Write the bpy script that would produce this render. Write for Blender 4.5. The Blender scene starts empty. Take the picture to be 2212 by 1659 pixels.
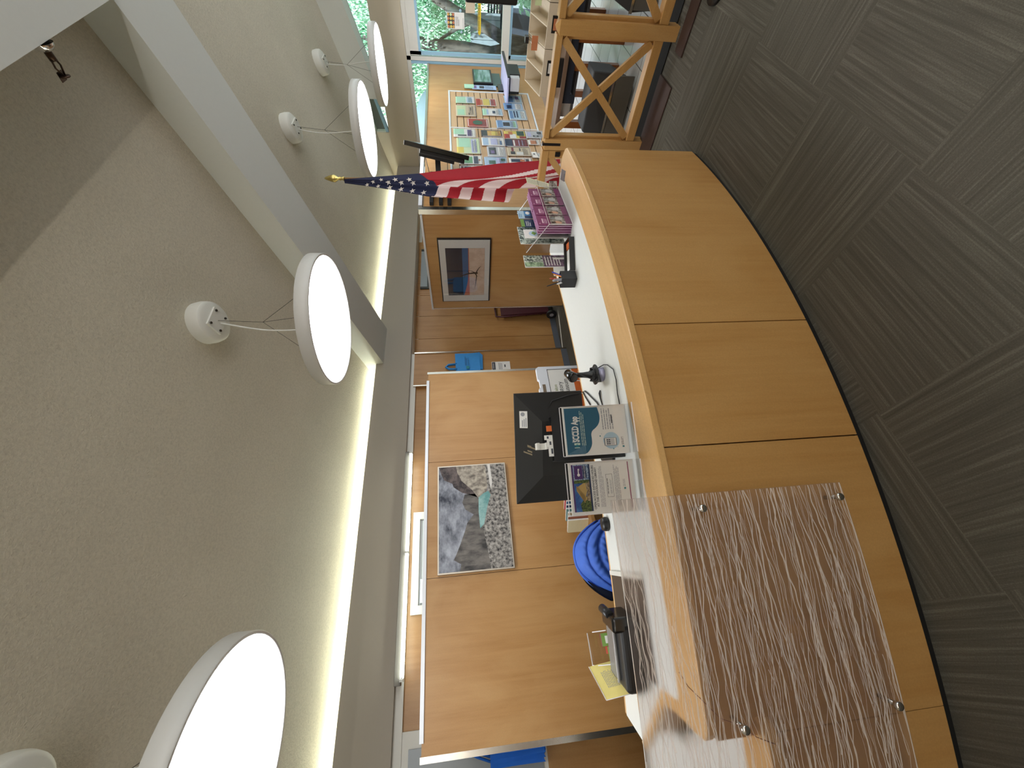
import bpy, bmesh, math, random
from mathutils import Vector, Matrix
R = random.Random(7)
scene = bpy.context.scene
COL = scene.collection
V = Vector
UP = V((0, 0, 1))

# ------------------------------------------------------------------ materials
def lin(c):
    c /= 255.0
    return c / 12.92 if c <= 0.04045 else ((c + 0.055) / 1.055) ** 2.4
def rgb(r, g, b): return (lin(r), lin(g), lin(b), 1.0)
MATS = {}
def _new(name):
    m = bpy.data.materials.new(name); m.use_nodes = True
    nt = m.node_tree; nt.nodes.clear()
    out = nt.nodes.new('ShaderNodeOutputMaterial')
    MATS[name] = m
    return m, nt, out
def N(nt, t, **kw):
    n = nt.nodes.new(t)
    for k, v in kw.items():
        if k.startswith('i_'): n.inputs[k[2:].replace('_', ' ')].default_value = v
        else: setattr(n, k, v)
    return n
def plain(name, col, rough=0.5, metal=0.0, var=0.05, scale=40, spec=0.5, bump=0.0, emit=None, es=0):
    """solid colour with a faint procedural mottling"""
    m, nt, out = _new(name)
    b = N(nt, 'ShaderNodeBsdfPrincipled'); b.inputs['Roughness'].default_value = rough
    b.inputs['Metallic'].default_value = metal; b.inputs['Specular IOR Level'].default_value = spec
    tc = N(nt, 'ShaderNodeTexCoord'); no = N(nt, 'ShaderNodeTexNoise', i_Scale=scale, i_Detail=3.0)
    nt.links.new(tc.outputs['Object'], no.inputs['Vector'])
    mx = N(nt, 'ShaderNodeMix', data_type='RGBA')
    c = rgb(*col); mx.inputs[6].default_value = tuple(x * (1 - var) for x in c[:3]) + (1,)
    mx.inputs[7].default_value = tuple(min(1, x * (1 + var)) for x in c[:3]) + (1,)
    nt.links.new(no.outputs['Fac'], mx.inputs[0]); nt.links.new(mx.outputs[2], b.inputs['Base Color'])
    if bump:
        bp = N(nt, 'ShaderNodeBump', i_Strength=bump, i_Distance=0.01)
        nt.links.new(no.outputs['Fac'], bp.inputs['Height']); nt.links.new(bp.outputs['Normal'], b.inputs['Normal'])
    if emit:
        b.inputs['Emission Color'].default_value = rgb(*emit); b.inputs['Emission Strength'].default_value = es
    nt.links.new(b.outputs[0], out.inputs[0])
    return m
def wood(name, c1, c2, c3, axis='z', rough=0.35, s=1.0, spec=0.4, coat=0.0):
    m, nt, out = _new(name)
    b = N(nt, 'ShaderNodeBsdfPrincipled'); b.inputs['Roughness'].default_value = rough
    b.inputs['Specular IOR Level'].default_value = spec; b.inputs['Coat Weight'].default_value = coat
    tc = N(nt, 'ShaderNodeTexCoord'); mp = N(nt, 'ShaderNodeMapping')
    a, l = 26 * s, 1.1 * s
    mp.inputs['Scale'].default_value = {'z': (a, a, l), 'x': (l, a, a), 'y': (a, l, a)}[axis]
    n1 = N(nt, 'ShaderNodeTexNoise', i_Scale=1.0, i_Detail=5.0, i_Roughness=0.6, i_Distortion=0.4)
    nt.links.new(tc.outputs['Object'], mp.inputs['Vector']); nt.links.new(mp.outputs[0], n1.inputs['Vector'])
    mp2 = N(nt, 'ShaderNodeMapping'); mp2.inputs['Scale'].default_value = {'z': (3, 3, 1.2), 'x': (1.2, 3, 3), 'y': (3, 1.2, 3)}[axis]
    n2 = N(nt, 'ShaderNodeTexNoise', i_Scale=1.0, i_Detail=4.0, i_Roughness=0.55, i_Distortion=0.8)
    nt.links.new(tc.outputs['Object'], mp2.inputs['Vector']); nt.links.new(mp2.outputs[0], n2.inputs['Vector'])
    n3 = N(nt, 'ShaderNodeTexNoise', i_Scale=160.0, i_Detail=2.0)
    nt.links.new(tc.outputs['Object'], n3.inputs['Vector'])
    mx = N(nt, 'ShaderNodeMix', data_type='RGBA'); mx.inputs[6].default_value = rgb(*c1); mx.inputs[7].default_value = rgb(*c2)
    r1 = N(nt, 'ShaderNodeValToRGB'); r1.color_ramp.elements[0].position = .32; r1.color_ramp.elements[1].position = .68
    nt.links.new(n1.outputs['Fac'], r1.inputs[0]); nt.links.new(r1.outputs[0], mx.inputs[0])
    r2 = N(nt, 'ShaderNodeValToRGB'); r2.color_ramp.elements[0].position = .42; r2.color_ramp.elements[1].position = .75
    mx2 = N(nt, 'ShaderNodeMix', data_type='RGBA'); mx2.inputs[7].default_value = rgb(*c3)
    nt.links.new(n2.outputs['Fac'], r2.inputs[0]); nt.links.new(r2.outputs[0], mx2.inputs[0]); nt.links.new(mx.outputs[2], mx2.inputs[6])
    mx3 = N(nt, 'ShaderNodeMix', data_type='RGBA', blend_type='MULTIPLY'); mx3.inputs[0].default_value = .22
    nt.links.new(mx2.outputs[2], mx3.inputs[6]); nt.links.new(n3.outputs['Fac'], mx3.inputs[7])
    nt.links.new(mx3.outputs[2], b.inputs['Base Color']); nt.links.new(b.outputs[0], out.inputs[0])
    return m
def emis(name, col, s):
    m, nt, out = _new(name)
    e = N(nt, 'ShaderNodeEmission'); e.inputs[0].default_value = rgb(*col); e.inputs[1].default_value = s
    nt.links.new(e.outputs[0], out.inputs[0]); return m
def clear(name, tint=(245, 248, 246), gloss=0.06, rough=0.03):
    """thin clear sheet: straight-through view plus a weak sheen"""
    m, nt, out = _new(name)
    t = N(nt, 'ShaderNodeBsdfTransparent'); t.inputs[0].default_value = rgb(*tint)
    g = N(nt, 'ShaderNodeBsdfGlossy'); g.inputs['Roughness'].default_value = rough
    mx = N(nt, 'ShaderNodeMixShader'); mx.inputs[0].default_value = gloss
    nt.links.new(t.outputs[0], mx.inputs[1]); nt.links.new(g.outputs[0], mx.inputs[2]); nt.links.new(mx.outputs[0], out.inputs[0])
    return m
def two(name, ca, cb, scale, detail=4, lo=.4, hi=.6, rough=.6, stretch=(1, 1, 1), kind='noise'):
    """two-colour procedural blotches"""
    m, nt, out = _new(name)
    b = N(nt, 'ShaderNodeBsdfPrincipled'); b.inputs['Roughness'].default_value = rough
    tc = N(nt, 'ShaderNodeTexCoord'); mp = N(nt, 'ShaderNodeMapping'); mp.inputs['Scale'].default_value = stretch
    nt.links.new(tc.outputs['Object'], mp.inputs[0])
    if kind == 'noise':
        no = N(nt, 'ShaderNodeTexNoise', i_Scale=scale, i_Detail=float(detail), i_Roughness=.65); o = no.outputs['Fac']
    else:
        no = N(nt, 'ShaderNodeTexVoronoi', i_Scale=scale); o = no.outputs['Color']
    nt.links.new(mp.outputs[0], no.inputs['Vector'])
    r = N(nt, 'ShaderNodeValToRGB'); e = r.color_ramp.elements
    e[0].position, e[1].position = lo, hi; e[0].color, e[1].color = rgb(*ca), rgb(*cb)
    nt.links.new(o, r.inputs[0]); nt.links.new(r.outputs[0], b.inputs['Base Color']); nt.links.new(b.outputs[0], out.inputs[0])
    return m

MAPLE = wood('maple_panel', (188, 142, 88), (176, 129, 76), (196, 153, 100), rough=.34)
MAPLE_D = wood('maple_panel_dark', (180, 134, 82), (166, 120, 70), (186, 144, 92), rough=.34)
FRONT = wood('counter_front', (196, 150, 90), (184, 136, 76), (202, 158, 98), rough=.38, s=1.2)
NOSE = wood('nosing', (222, 178, 118), (212, 165, 102), (228, 188, 132), axis='x', rough=.28)
RAIL = wood('rail_wood', (208, 162, 100), (196, 148, 86), (214, 172, 114), axis='z', rough=.3)
RAILY = wood('rail_wood_along', (208, 162, 100), (196, 148, 86), (214, 172, 114), axis='y', rough=.3)
LEGW = wood('table_leg_wood', (150, 88, 44), (134, 74, 34), (160, 98, 52), rough=.3)
LAM = plain('white_laminate', (226, 228, 224), .32, var=.02)
WHITE = plain('white_paint', (214, 212, 204), .5, var=.02)
WARMW = plain('warm_white_paint', (196, 186, 166), .6, var=.03)
FASCIA = plain('fascia_paint', (156, 147, 134), .55, var=.02)
BEAMM = plain('beam_paint', (206, 206, 200), .55, var=.02)
STEEL = plain('brushed_steel', (200, 194, 184), .25, 1.0, var=.06)
CHROME = plain('chrome', (225, 225, 225), .12, 1.0, var=.02)
ALU = plain('white_aluminium', (214, 216, 220), .35, .2, var=.02)
BLACK = plain('black_plastic', (22, 22, 24), .4, var=.1)
BLACKG = plain('black_gloss', (14, 14, 15), .15, var=.1)
SHELL = plain('monitor_shell', (28, 29, 30), .42, var=.08)
DARK = plain('dark_rubber_and_gaps', (10, 10, 10), .8, var=.1)
PLINTH = plain('plinth_black', (8, 8, 9), .7)
GREYP = plain('grey_plastic', (150, 150, 158), .35, var=.05)
LGREY = plain('light_grey', (196, 196, 198), .45, var=.03)
BASEB = plain('grey_baseboard', (92, 98, 106), .5)
PAPER = plain('paper_white', (232, 231, 227), .7, var=.02)
CREAM = plain('cream_board', (216, 202, 178), .6, var=.03)
INK = plain('ink', (70, 72, 80), .7)
INKL = plain('ink_light', (150, 152, 158), .7)
TEAL = plain('teal_print', (44, 98, 124), .45)
TEAL2 = plain('teal_logo', (36, 128, 140), .5)
PURPLE = plain('purple_print', (80, 50, 110), .5)
NAVY = plain('navy_print', (28, 48, 84), .5)
MAGENTA = plain('magenta_line', (140, 56, 96), .5)
YELLOW = plain('yellow_paper', (240, 226, 140), .6)
ORANGE = plain('orange_print', (224, 112, 50), .5)
GREEN = plain('green_print', (110, 150, 60), .5)
LBLUE = plain('light_blue_print', (176, 204, 222), .5)
MAROON = plain('maroon_print', (126, 44, 96), .45)
MAROONL = plain('maroon_edges', (214, 168, 206), .6)
PHOTOG = two('leaflet_photo', (70, 56, 50), (190, 182, 176), 42, lo=.38, hi=.62)
SKIN = plain('photo_skin', (214, 164, 140), .5)
TOTE = plain('tote_blue', (56, 138, 206), .8, var=.06)
TOTED = plain('bag_blue', (28, 108, 214), .75, var=.12, scale=12)
JACKET = plain('jacket_blue', (62, 104, 200), .65, var=.1)
RED = plain('flag_red', (164, 22, 38), .75, var=.08)
FWHITE = plain('flag_white', (232, 214, 212), .75, var=.03)
FBLUE = plain('flag_blue', (30, 36, 72), .75, var=.08)
GOLD = plain('gold', (200, 178, 110), .25, .9)
HAND = plain('truck_maroon', (74, 26, 36), .5)
PAD = plain('desk_pad_brown', (76, 62, 50), .5)
BIN = plain('bin_dark_grey', (50, 52, 54), .6)
BINTOP = plain('bin_side_grey', (98, 96, 90), .6)
NAVYT = plain('navy_apron', (26, 32, 46), .6)
BROWNS = plain('floor_strip_brown', (64, 46, 40), .6)
DOORW = plain('door_white', (214, 222, 222), .5)
GLASSD = clear('window_glass', (236, 246, 246), .05)
ACR = clear('clear_acrylic', (248, 248, 248), .03, .06)
ACRE = plain('acrylic_edge', (226, 222, 224), .2, var=.02)
GLOW = emis('diffuser_glow', (250, 252, 255), 10.0)
TUBE = emis('tube_glow', (246, 255, 246), 13.0)
COVE = emis('cove_glow', (246, 255, 234), 48.0)
FRAMEB = plain('window_frame_bluegrey', (150, 190, 214), .4, var=.03)

def ceil_mat():
    m, nt, out = _new('textured_ceiling')
    b = N(nt, 'ShaderNodeBsdfPrincipled'); b.inputs['Roughness'].default_value = .9; b.inputs['Specular IOR Level'].default_value = .1
    tc = N(nt, 'ShaderNodeTexCoord')
    n = N(nt, 'ShaderNodeTexNoise', i_Scale=62.0, i_Detail=4.0, i_Roughness=.7); n2 = N(nt, 'ShaderNodeTexNoise', i_Scale=2.2, i_Detail=3.0)
    for q in (n, n2): nt.links.new(tc.outputs['Object'], q.inputs['Vector'])
    bp = N(nt, 'ShaderNodeBump', i_Strength=.7, i_Distance=.009); nt.links.new(n.outputs['Fac'], bp.inputs['Height'])
    mx = N(nt, 'ShaderNodeMix', data_type='RGBA'); mx.inputs[6].default_value = rgb(200, 192, 174); mx.inputs[7].default_value = rgb(212, 204, 186)
    nt.links.new(n2.outputs['Fac'], mx.inputs[0])
    r = N(nt, 'ShaderNodeValToRGB'); r.color_ramp.elements[0].position = .3; r.color_ramp.elements[0].color = (.84, .84, .84, 1); r.color_ramp.elements[1].position = .6
    nt.links.new(n.outputs['Fac'], r.inputs[0])
    mu = N(nt, 'ShaderNodeMix', data_type='RGBA', blend_type='MULTIPLY'); mu.inputs[0].default_value = 1
    nt.links.new(mx.outputs[2], mu.inputs[6]); nt.links.new(r.outputs[0], mu.inputs[7])
    nt.links.new(mu.outputs[2], b.inputs['Base Color']); nt.links.new(bp.outputs[0], b.inputs['Normal']); nt.links.new(b.outputs[0], out.inputs[0])
    return m
CEIL = ceil_mat()

def carpet_mat():
    """quarter-turned carpet tiles with thin streaks along each tile"""
    m, nt, out = _new('carpet_tiles')
    b = N(nt, 'ShaderNodeBsdfPrincipled'); b.inputs['Roughness'].default_value = .95; b.inputs['Specular IOR Level'].default_value = .05
    tc = N(nt, 'ShaderNodeTexCoord')
    ck = N(nt, 'ShaderNodeTexChecker', i_Scale=1 / .61); nt.links.new(tc.outputs['Object'], ck.inputs['Vector'])
    def streak(sc, seed):
        mp = N(nt, 'ShaderNodeMapping'); mp.inputs['Scale'].default_value = sc; mp.inputs['Location'].default_value = (seed, seed * 2, 0)
        n = N(nt, 'ShaderNodeTexNoise', i_Scale=1.0, i_Detail=4.0, i_Roughness=.7)
        nt.links.new(tc.outputs['Object'], mp.inputs[0]); nt.links.new(mp.outputs[0], n.inputs['Vector']); return n
    a = streak((1.2, 70, 1), 3.1); c = streak((70, 1.2, 1), 9.7)
    mx = N(nt, 'ShaderNodeMix', data_type='FLOAT'); nt.links.new(ck.outputs['Fac'], mx.inputs[0]); nt.links.new(a.outputs['Fac'], mx.inputs[2]); nt.links.new(c.outputs['Fac'], mx.inputs[3])
    f = N(nt, 'ShaderNodeTexNoise', i_Scale=230.0, i_Detail=2.0); nt.links.new(tc.outputs['Object'], f.inputs['Vector'])
    r = N(nt, 'ShaderNodeValToRGB'); e = r.color_ramp.elements
    e[0].position = .30; e[0].color = rgb(84, 81, 76); e[1].position = .76; e[1].color = rgb(126, 122, 115)
    e2 = r.color_ramp.elements.new(.52); e2.color = rgb(98, 95, 89)
    ad = N(nt, 'ShaderNodeMath', operation='MULTIPLY_ADD'); ad.inputs[1].default_value = .35; nt.links.new(f.outputs['Fac'], ad.inputs[0])
    sb = N(nt, 'ShaderNodeMath', operation='SUBTRACT'); sb.inputs[1].default_value = .175; nt.links.new(mx.outputs[0], sb.inputs[0]); nt.links.new(sb.outputs[0], ad.inputs[2])
    nt.links.new(ad.outputs[0], r.inputs[0])
    bg = N(nt, 'ShaderNodeTexNoise', i_Scale=1.3, i_Detail=2.0); nt.links.new(tc.outputs['Object'], bg.inputs['Vector'])
    tint = N(nt, 'ShaderNodeMix', data_type='RGBA'); tint.inputs[6].default_value = (.95, .9, .87, 1); tint.inputs[7].default_value = (.93, .97, .9, 1)
    nt.links.new(bg.outputs['Fac'], tint.inputs[0])
    mu = N(nt, 'ShaderNodeMix', data_type='RGBA', blend_type='MULTIPLY'); mu.inputs[0].default_value = 1
    nt.links.new(r.outputs[0], mu.inputs[6]); nt.links.new(tint.outputs[2], mu.inputs[7])
    bp = N(nt, 'ShaderNodeBump', i_Strength=.5, i_Distance=.004); nt.links.new(f.outputs['Fac'], bp.inputs['Height'])
    nt.links.new(bp.outputs[0], b.inputs['Normal']); nt.links.new(mu.outputs[2], b.inputs['Base Color']); nt.links.new(b.outputs[0], out.inputs[0])
    return m
CARPET = carpet_mat()

def tile_mat():
    m, nt, out = _new('white_floor_tiles')
    b = N(nt, 'ShaderNodeBsdfPrincipled'); b.inputs['Roughness'].default_value = .12
    tc = N(nt, 'ShaderNodeTexCoord'); br = N(nt, 'ShaderNodeTexBrick', offset=0.0)
    br.inputs['Color1'].default_value = rgb(236, 240, 244); br.inputs['Color2'].default_value = rgb(230, 236, 242); br.inputs['Mortar'].default_value = rgb(120, 124, 130)
    for k, v in (('Scale', 1.0), ('Mortar Size', .004), ('Brick Width', .3), ('Row Height', .3)): br.inputs[k].default_value = v
    nt.links.new(tc.outputs['Object'], br.inputs['Vector']); nt.links.new(br.outputs['Color'], b.inputs['Base Color']); nt.links.new(b.outputs[0], out.inputs[0])
    return m
TILE = tile_mat()

def frosted():
    """acrylic sheet that blurs what lies behind it, with a light haze"""
    m, nt, out = _new('frosted_acrylic')
    r = N(nt, 'ShaderNodeBsdfRefraction'); r.inputs['Color'].default_value = (.92, .9, .89, 1); r.inputs['Roughness'].default_value = .26; r.inputs['IOR'].default_value = 1.16
    d = N(nt, 'ShaderNodeBsdfDiffuse'); d.inputs[0].default_value = rgb(206, 192, 184)
    mx = N(nt, 'ShaderNodeMixShader'); mx.inputs[0].default_value = .08
    nt.links.new(r.outputs[0], mx.inputs[1]); nt.links.new(d.outputs[0], mx.inputs[2]); nt.links.new(mx.outputs[0], out.inputs[0])
    return m
FROST = frosted()
def strandm():
    m, nt, out = _new('white_strands')
    d = N(nt, 'ShaderNodeBsdfDiffuse'); d.inputs[0].default_value = rgb(244, 232, 222)
    t = N(nt, 'ShaderNodeBsdfTransparent'); mx = N(nt, 'ShaderNodeMixShader'); mx.inputs[0].default_value = .45
    nt.links.new(d.outputs[0], mx.inputs[1]); nt.links.new(t.outputs[0], mx.inputs[2]); nt.links.new(mx.outputs[0], out.inputs[0])
    return m
STRAND = strandm()
LEAF = two('leaves', (66, 140, 96), (200, 240, 206), 1.6, lo=.35, hi=.65, rough=.6)
BARK = two('bark', (70, 66, 64), (112, 104, 98), 9, stretch=(1, 1, .3), rough=.9)

# ------------------------------------------------------------------ mesh builder
_fonts = {}
class B:
    def __init__(s): s.v = []; s.f = []; s.m = []; s.sm = []
    def add(s, vs, fs, m=0, smooth=False):
        b = len(s.v); s.v += [V(p) for p in vs]
        for f in fs: s.f.append([i + b for i in f]); s.m.append(m); s.sm.append(smooth)
        return s
    def box(s, x0, y0, z0, x1, y1, z1, m=0):
        return s.obox(V(((x0 + x1) / 2, (y0 + y1) / 2, (z0 + z1) / 2)), (abs(x1 - x0), abs(y1 - y0), abs(z1 - z0)), None, m)
    def obox(s, c, sz, ax=None, m=0):
        c = V(c); X, Y, Z = ax or (V((1, 0, 0)), V((0, 1, 0)), UP)
        h = [q / 2 for q in sz]; vs = []
        for k in (-1, 1):
            for j in (-1, 1):
                for i in (-1, 1): vs.append(c + X * h[0] * i + Y * h[1] * j + Z * h[2] * k)
        return s.add(vs, [(0, 2, 3, 1), (4, 5, 7, 6), (0, 1, 5, 4), (2, 6, 7, 3), (0, 4, 6, 2), (1, 3, 7, 5)], m)
    def bar(s, a, b, w, h, side=None, m=0):
        a, b = V(a), V(b); z = (b - a).normalized(); x = (V(side) if side else (z.cross(UP) if abs(z.z) < .95 else V((1, 0, 0)))); x = (x - z * x.dot(z)).normalized(); y = z.cross(x)
        return s.obox((a + b) / 2, (w, h, (b - a).length), (x, y, z), m)
    def prism(s, pts, off, m=0, smooth=False):
        """polygon pts extruded by vector off"""
        n = len(pts); off = V(off); vs = [V(p) for p in pts] + [V(p) + off for p in pts]
        fs = [tuple(range(n))[::-1], tuple(range(n, 2 * n))]
        s.add(vs, fs, m); b = len(s.v) - 2 * n
        for i in range(n):
            j = (i + 1) % n; s.f.append([b + i, b + j, b + n + j, b + n + i]); s.m.append(m); s.sm.append(smooth)
        return s
    def tube(s, path, r, n=8, m=0, caps=True):
        path = [V(p) for p in path]; k = len(path); rs = r if isinstance(r, (list, tuple)) else [r] * k
        vs = []; prev = None
        for i, p in enumerate(path):
            t = (path[min(i + 1, k - 1)] - path[max(i - 1, 0)]).normalized()
            x = t.cross(UP if abs(t.z) < .9 else V((1, 0, 0))) if prev is None else prev - t * prev.dot(t)
            x.normalize(); prev = x; y = t.cross(x)
            for j in range(n):
                a = 2 * math.pi * j / n; vs.append(p + (x * math.cos(a) + y * math.sin(a)) * rs[i])
        fs = [(i * n + j, i * n + (j + 1) % n, (i + 1) * n + (j + 1) % n, (i + 1) * n + j) for i in range(k - 1) for j in range(n)]
        s.add(vs, fs, m, True)
        if caps:
            b = len(s.v) - k * n
            for f in ([b + j for j in range(n)][::-1], [b + (k - 1) * n + j for j in range(n)]): s.f.append(f); s.m.append(m); s.sm.append(False)
        return s
    def cyl(s, a, b, r, n=24, m=0, r2=None): return s.tube([a, b], [r, r if r2 is None else r2], n, m)
    def lathe(s, prof, c=(0, 0, 0), n=32, m=0, axis=None, smooth=True):
        c = V(c); z = (V(axis).normalized() if axis else UP); x = z.cross(V((0, 1, 0)) if abs(z.y) < .9 else V((1, 0, 0))).normalized(); y = z.cross(x)
        vs = []
        for r, h in prof:
            for j in range(n):
                a = 2 * math.pi * j / n; vs.append(c + z * h + (x * math.cos(a) + y * math.sin(a)) * max(r, 1e-5))
        k = len(prof)
        fs = [(i * n + j, i * n + (j + 1) % n, (i + 1) * n + (j + 1) % n, (i + 1) * n + j) for i in range(k - 1) for j in range(n)]
        return s.add(vs, fs, m, smooth)
    def disc(s, c, r, nrm=UP, m=0, n=24, sx=1.0):
        nrm = V(nrm).normalized(); x = nrm.cross(V((0, 1, 0)) if abs(nrm.y) < .9 else V((1, 0, 0))).normalized(); y = nrm.cross(x)
        return s.add([V(c) + x * math.cos(2 * math.pi * j / n) * r * sx + y * math.sin(2 * math.pi * j / n) * r for j in range(n)], [tuple(range(n))], m)
    def grid(s, fn, nu, nv, m=0, smooth=True, mf=None):
        b = len(s.v); s.v += [V(fn(i / nu, j / nv)) for j in range(nv + 1) for i in range(nu + 1)]
        for j in range(nv):
            for i in range(nu):
                q = b + j * (nu + 1) + i; s.f.append([q, q + 1, q + nu + 2, q + nu + 1]); s.m.append(mf((i + .5) / nu, (j + .5) / nv) if mf else m); s.sm.append(smooth)
        return s
    def ball(s, c, r, n=12, m=0, sc=(1, 1, 1)):
        c = V(c); vs = []; fs = []
        for i in range(n + 1):
            t = math.pi * i / n
            for j in range(2 * n):
                a = math.pi * j / n; vs.append(c + V((math.sin(t) * math.cos(a) * sc[0], math.sin(t) * math.sin(a) * sc[1], math.cos(t) * sc[2])) * r)
        for i in range(n):
            for j in range(2 * n): fs.append((i * 2 * n + j, (i + 1) * 2 * n + j, (i + 1) * 2 * n + (j + 1) % (2 * n), i * 2 * n + (j + 1) % (2 * n)))
        return s.add(vs, fs, m, True)
    def text(s, txt, o, ux, uy, size, m=0, align='LEFT', squeeze=1.0, bold=0.0):
        cu = bpy.data.curves.new('t', 'FONT'); cu.body = txt; cu.size = size; cu.align_x = align; cu.resolution_u = 2; cu.offset = bold
        ob = bpy.data.objects.new('t', cu); me = ob.to_mesh(); ux, uy = V(ux), V(uy)
        s.add([V(o) + ux * v.co.x * squeeze + uy * v.co.y for v in me.vertices], [tuple(p.vertices) for p in me.polygons], m)
        ob.to_mesh_clear(); bpy.data.objects.remove(ob); bpy.data.curves.remove(cu)
        return s
    def build(s, name, mats, parent=None, bevel=0.0, seg=2, at=None):
        me = bpy.data.meshes.new(name)
        o = bpy.data.objects.new(name, me); COL.objects.link(o)
        if parent is not None:
            o.parent = parent; root = parent; org = V((0, 0, 0))
            while root is not None: org += root.location; root = root.parent
        else:
            if at is None:
                lo = V([min(v[i] for v in s.v) for i in range(3)]); hi = V([max(v[i] for v in s.v) for i in range(3)]); at = V(((lo.x + hi.x) / 2, (lo.y + hi.y) / 2, lo.z))
            org = V(at); o.location = org
        me.from_pydata([v - org for v in s.v], [], s.f)
        for q in (mats if isinstance(mats, (list, tuple)) else [mats]): me.materials.append(q)
        me.polygons.foreach_set('material_index', s.m); me.polygons.foreach_set('use_smooth', s.sm); me.update()
        if bevel:
            md = o.modifiers.new('edge', 'BEVEL'); md.width = bevel; md.segments = seg; md.limit_method = 'ANGLE'; md.angle_limit = math.radians(40)
        return o
def tag(o, label, cat, group=None):
    o['label'] = label; o['category'] = cat
    if group: o['group'] = group
    return o
def thing(name, loc, label, cat, group=None):
    o = bpy.data.objects.new(name, None); COL.objects.link(o); o.location = V(loc); o.empty_display_size = .05
    return tag(o, label, cat, group)
def struct(o): o['kind'] = 'structure'; return o
class Sheet:
    """a flat page standing in space: o bottom left, u to the reader's right, v up; print lies a hair in front of it"""
    def __init__(s, o, u, v, w, h):
        s.o, s.u, s.v, s.w, s.h = V(o), V(u).normalized(), V(v).normalized(), w, h; s.n = s.u.cross(s.v)
    def p(s, a, b, k=1): return s.o + s.u * a * s.w + s.v * b * s.h + s.n * (.0006 * k)
    def rect(s, bm, a0, b0, a1, b1, m=0, k=1): return bm.add([s.p(a0, b0, k), s.p(a1, b0, k), s.p(a1, b1, k), s.p(a0, b1, k)], [(0, 1, 2, 3)], m)
    def poly(s, bm, pts, m=0, k=1): return bm.add([s.p(a, b, k) for a, b in pts], [tuple(range(len(pts)))], m)
    def sheet(s, bm, m=0, t=.001): return bm.prism([s.o - s.n * t, s.o + s.u * s.w - s.n * t, s.o + s.u * s.w + s.v * s.h - s.n * t, s.o + s.v * s.h - s.n * t], s.n * t, m)
    def text(s, bm, txt, a, b, size, m=0, k=2, align='LEFT', squeeze=1.0, bold=0.0): return bm.text(txt, s.p(a, b, k), s.u, s.v, size, m, align, squeeze, bold)
    def lines(s, bm, a0, a1, b0, b1, n, m=0, k=1, seed=1):
        rr = random.Random(seed); st = (b0 - b1) / n
        for i in range(n):
            y = b0 - st * i; e = a1 - (rr.random() * .12 if i < n - 1 else rr.random() * .4) * (a1 - a0); x = a0
            while x < e - .01:
                w = min(e - x, (.03 + rr.random() * .07)); s.rect(bm, x, y - st * .36, x + w * .86, y, m, k); x += w
        return bm

# ------------------------------------------------------------------ camera
cam = bpy.data.cameras.new('camera'); co = bpy.data.objects.new('camera', cam); COL.objects.link(co)
yaw, pit, rol = -0.5900727, -0.1160176, 0.0441567
cy, sy = math.cos(yaw), math.sin(yaw)
fwd = V((-sy * math.cos(pit), cy * math.cos(pit), math.sin(pit))); rt = V((cy, sy, 0)); dn = fwd.cross(rt)
r_ = rt * math.cos(rol) + dn * math.sin(rol); d_ = dn * math.cos(rol) - rt * math.sin(rol)
mw = Matrix((d_, r_, -fwd)).transposed().to_4x4(); mw.translation = V((0, 0, 1.56)); co.matrix_world = mw
cam.sensor_width = 36; cam.lens = 863.15 * 36 / 2212; cam.clip_start = .02; cam.clip_end = 200
scene.camera = co
scene.cycles.caustics_reflective = False
scene.view_settings.view_transform = 'Standard'; scene.view_settings.look = 'None'; scene.view_settings.gamma = 1; scene.view_settings.use_curve_mapping = False
scene.view_settings.exposure = 0.35

# ------------------------------------------------------------------ setting
CZ = lambda y: 2.95 - .24 * (y - 4.66)          # sloping ceiling
def slope_box(x0, y0, x1, y1, d0, d1, name, mat):
    b = B(); b.prism([(x0, y0, CZ(y0) - d0), (x0, y1, CZ(y1) - d0), (x0, y1, CZ(y1) + d1), (x0, y0, CZ(y0) + d1)], (x1 - x0, 0, 0)); return struct(b.build(name, mat))
struct(B().box(-6, -6, -.1, 9.0, 5.3, 0).build('floor', CARPET, at=(0, 0, 0)))
fl = struct(B().box(3.78, -6, .0005, 8.88, 2.8, .004).build('floor_tiles', TILE, at=(0, 0, 0)))
slope_box(-6, -6, 9.7, 5.3, 0, .15, 'ceiling', CEIL)
slope_box(3.55, -6, 4.2, 5.2, .26, 0, 'trim_1', BEAMM)
slope_box(-6, -.45, 3.55, .86, .287, 0, 'trim_2', BEAMM)
slope_box(8.62, -6, 8.98, 3.3, .39, 0, 'trim_3', BEAMM)
struct(B().box(-6, 4.64, 2.325, 8.86, 4.70, 2.80).box(-6, 4.70, 2.55, 8.86, 5.2, 2.58).build('trim_4', FASCIA))
struct(B().box(-6, 4.705, 2.25, 3.17, 4.75, 2.325).box(3.17, 4.71, 2.28, 3.76, 4.75, 2.325).box(3.76, 4.95, 2.27, 8.8, 4.98, 2.325).box(-6, 4.70, 2.32, 8.86, 5.0, 2.34).build('trim_5', WHITE))
wb = B().box(-.50, 4.75, 0, .42, 4.9, 2.25).box(1.42, 4.75, 0, 3.17, 4.9, 2.25).box(.42, 4.75, 2.21, 1.42, 4.9, 2.25).box(3.17, 4.70, 0, 3.76, 4.9, 2.28)
wb.box(3.76, 4.96, 0, 9.0, 5.1, 2.35).box(-6, 5.2, 2.3, 9.0, 5.3, 3.0).box(-6, 4.75, 0, -1.6, 4.9, 2.25)
for x in (3.76, 4.25, 4.74, 5.23, 5.72, 6.2): wb.box(x + .004, 4.947, 0, x + .486, 4.96, 2.35)
struct(wb.build('wall_back', MAPLE_D, at=(0, 4.8, 0)))
struct(B().box(3.17, 4.68, 0, 3.185, 4.70, 2.28).box(3.745, 4.68, 0, 3.765, 4.70, 2.28).build('trim_6', STEEL))
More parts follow.
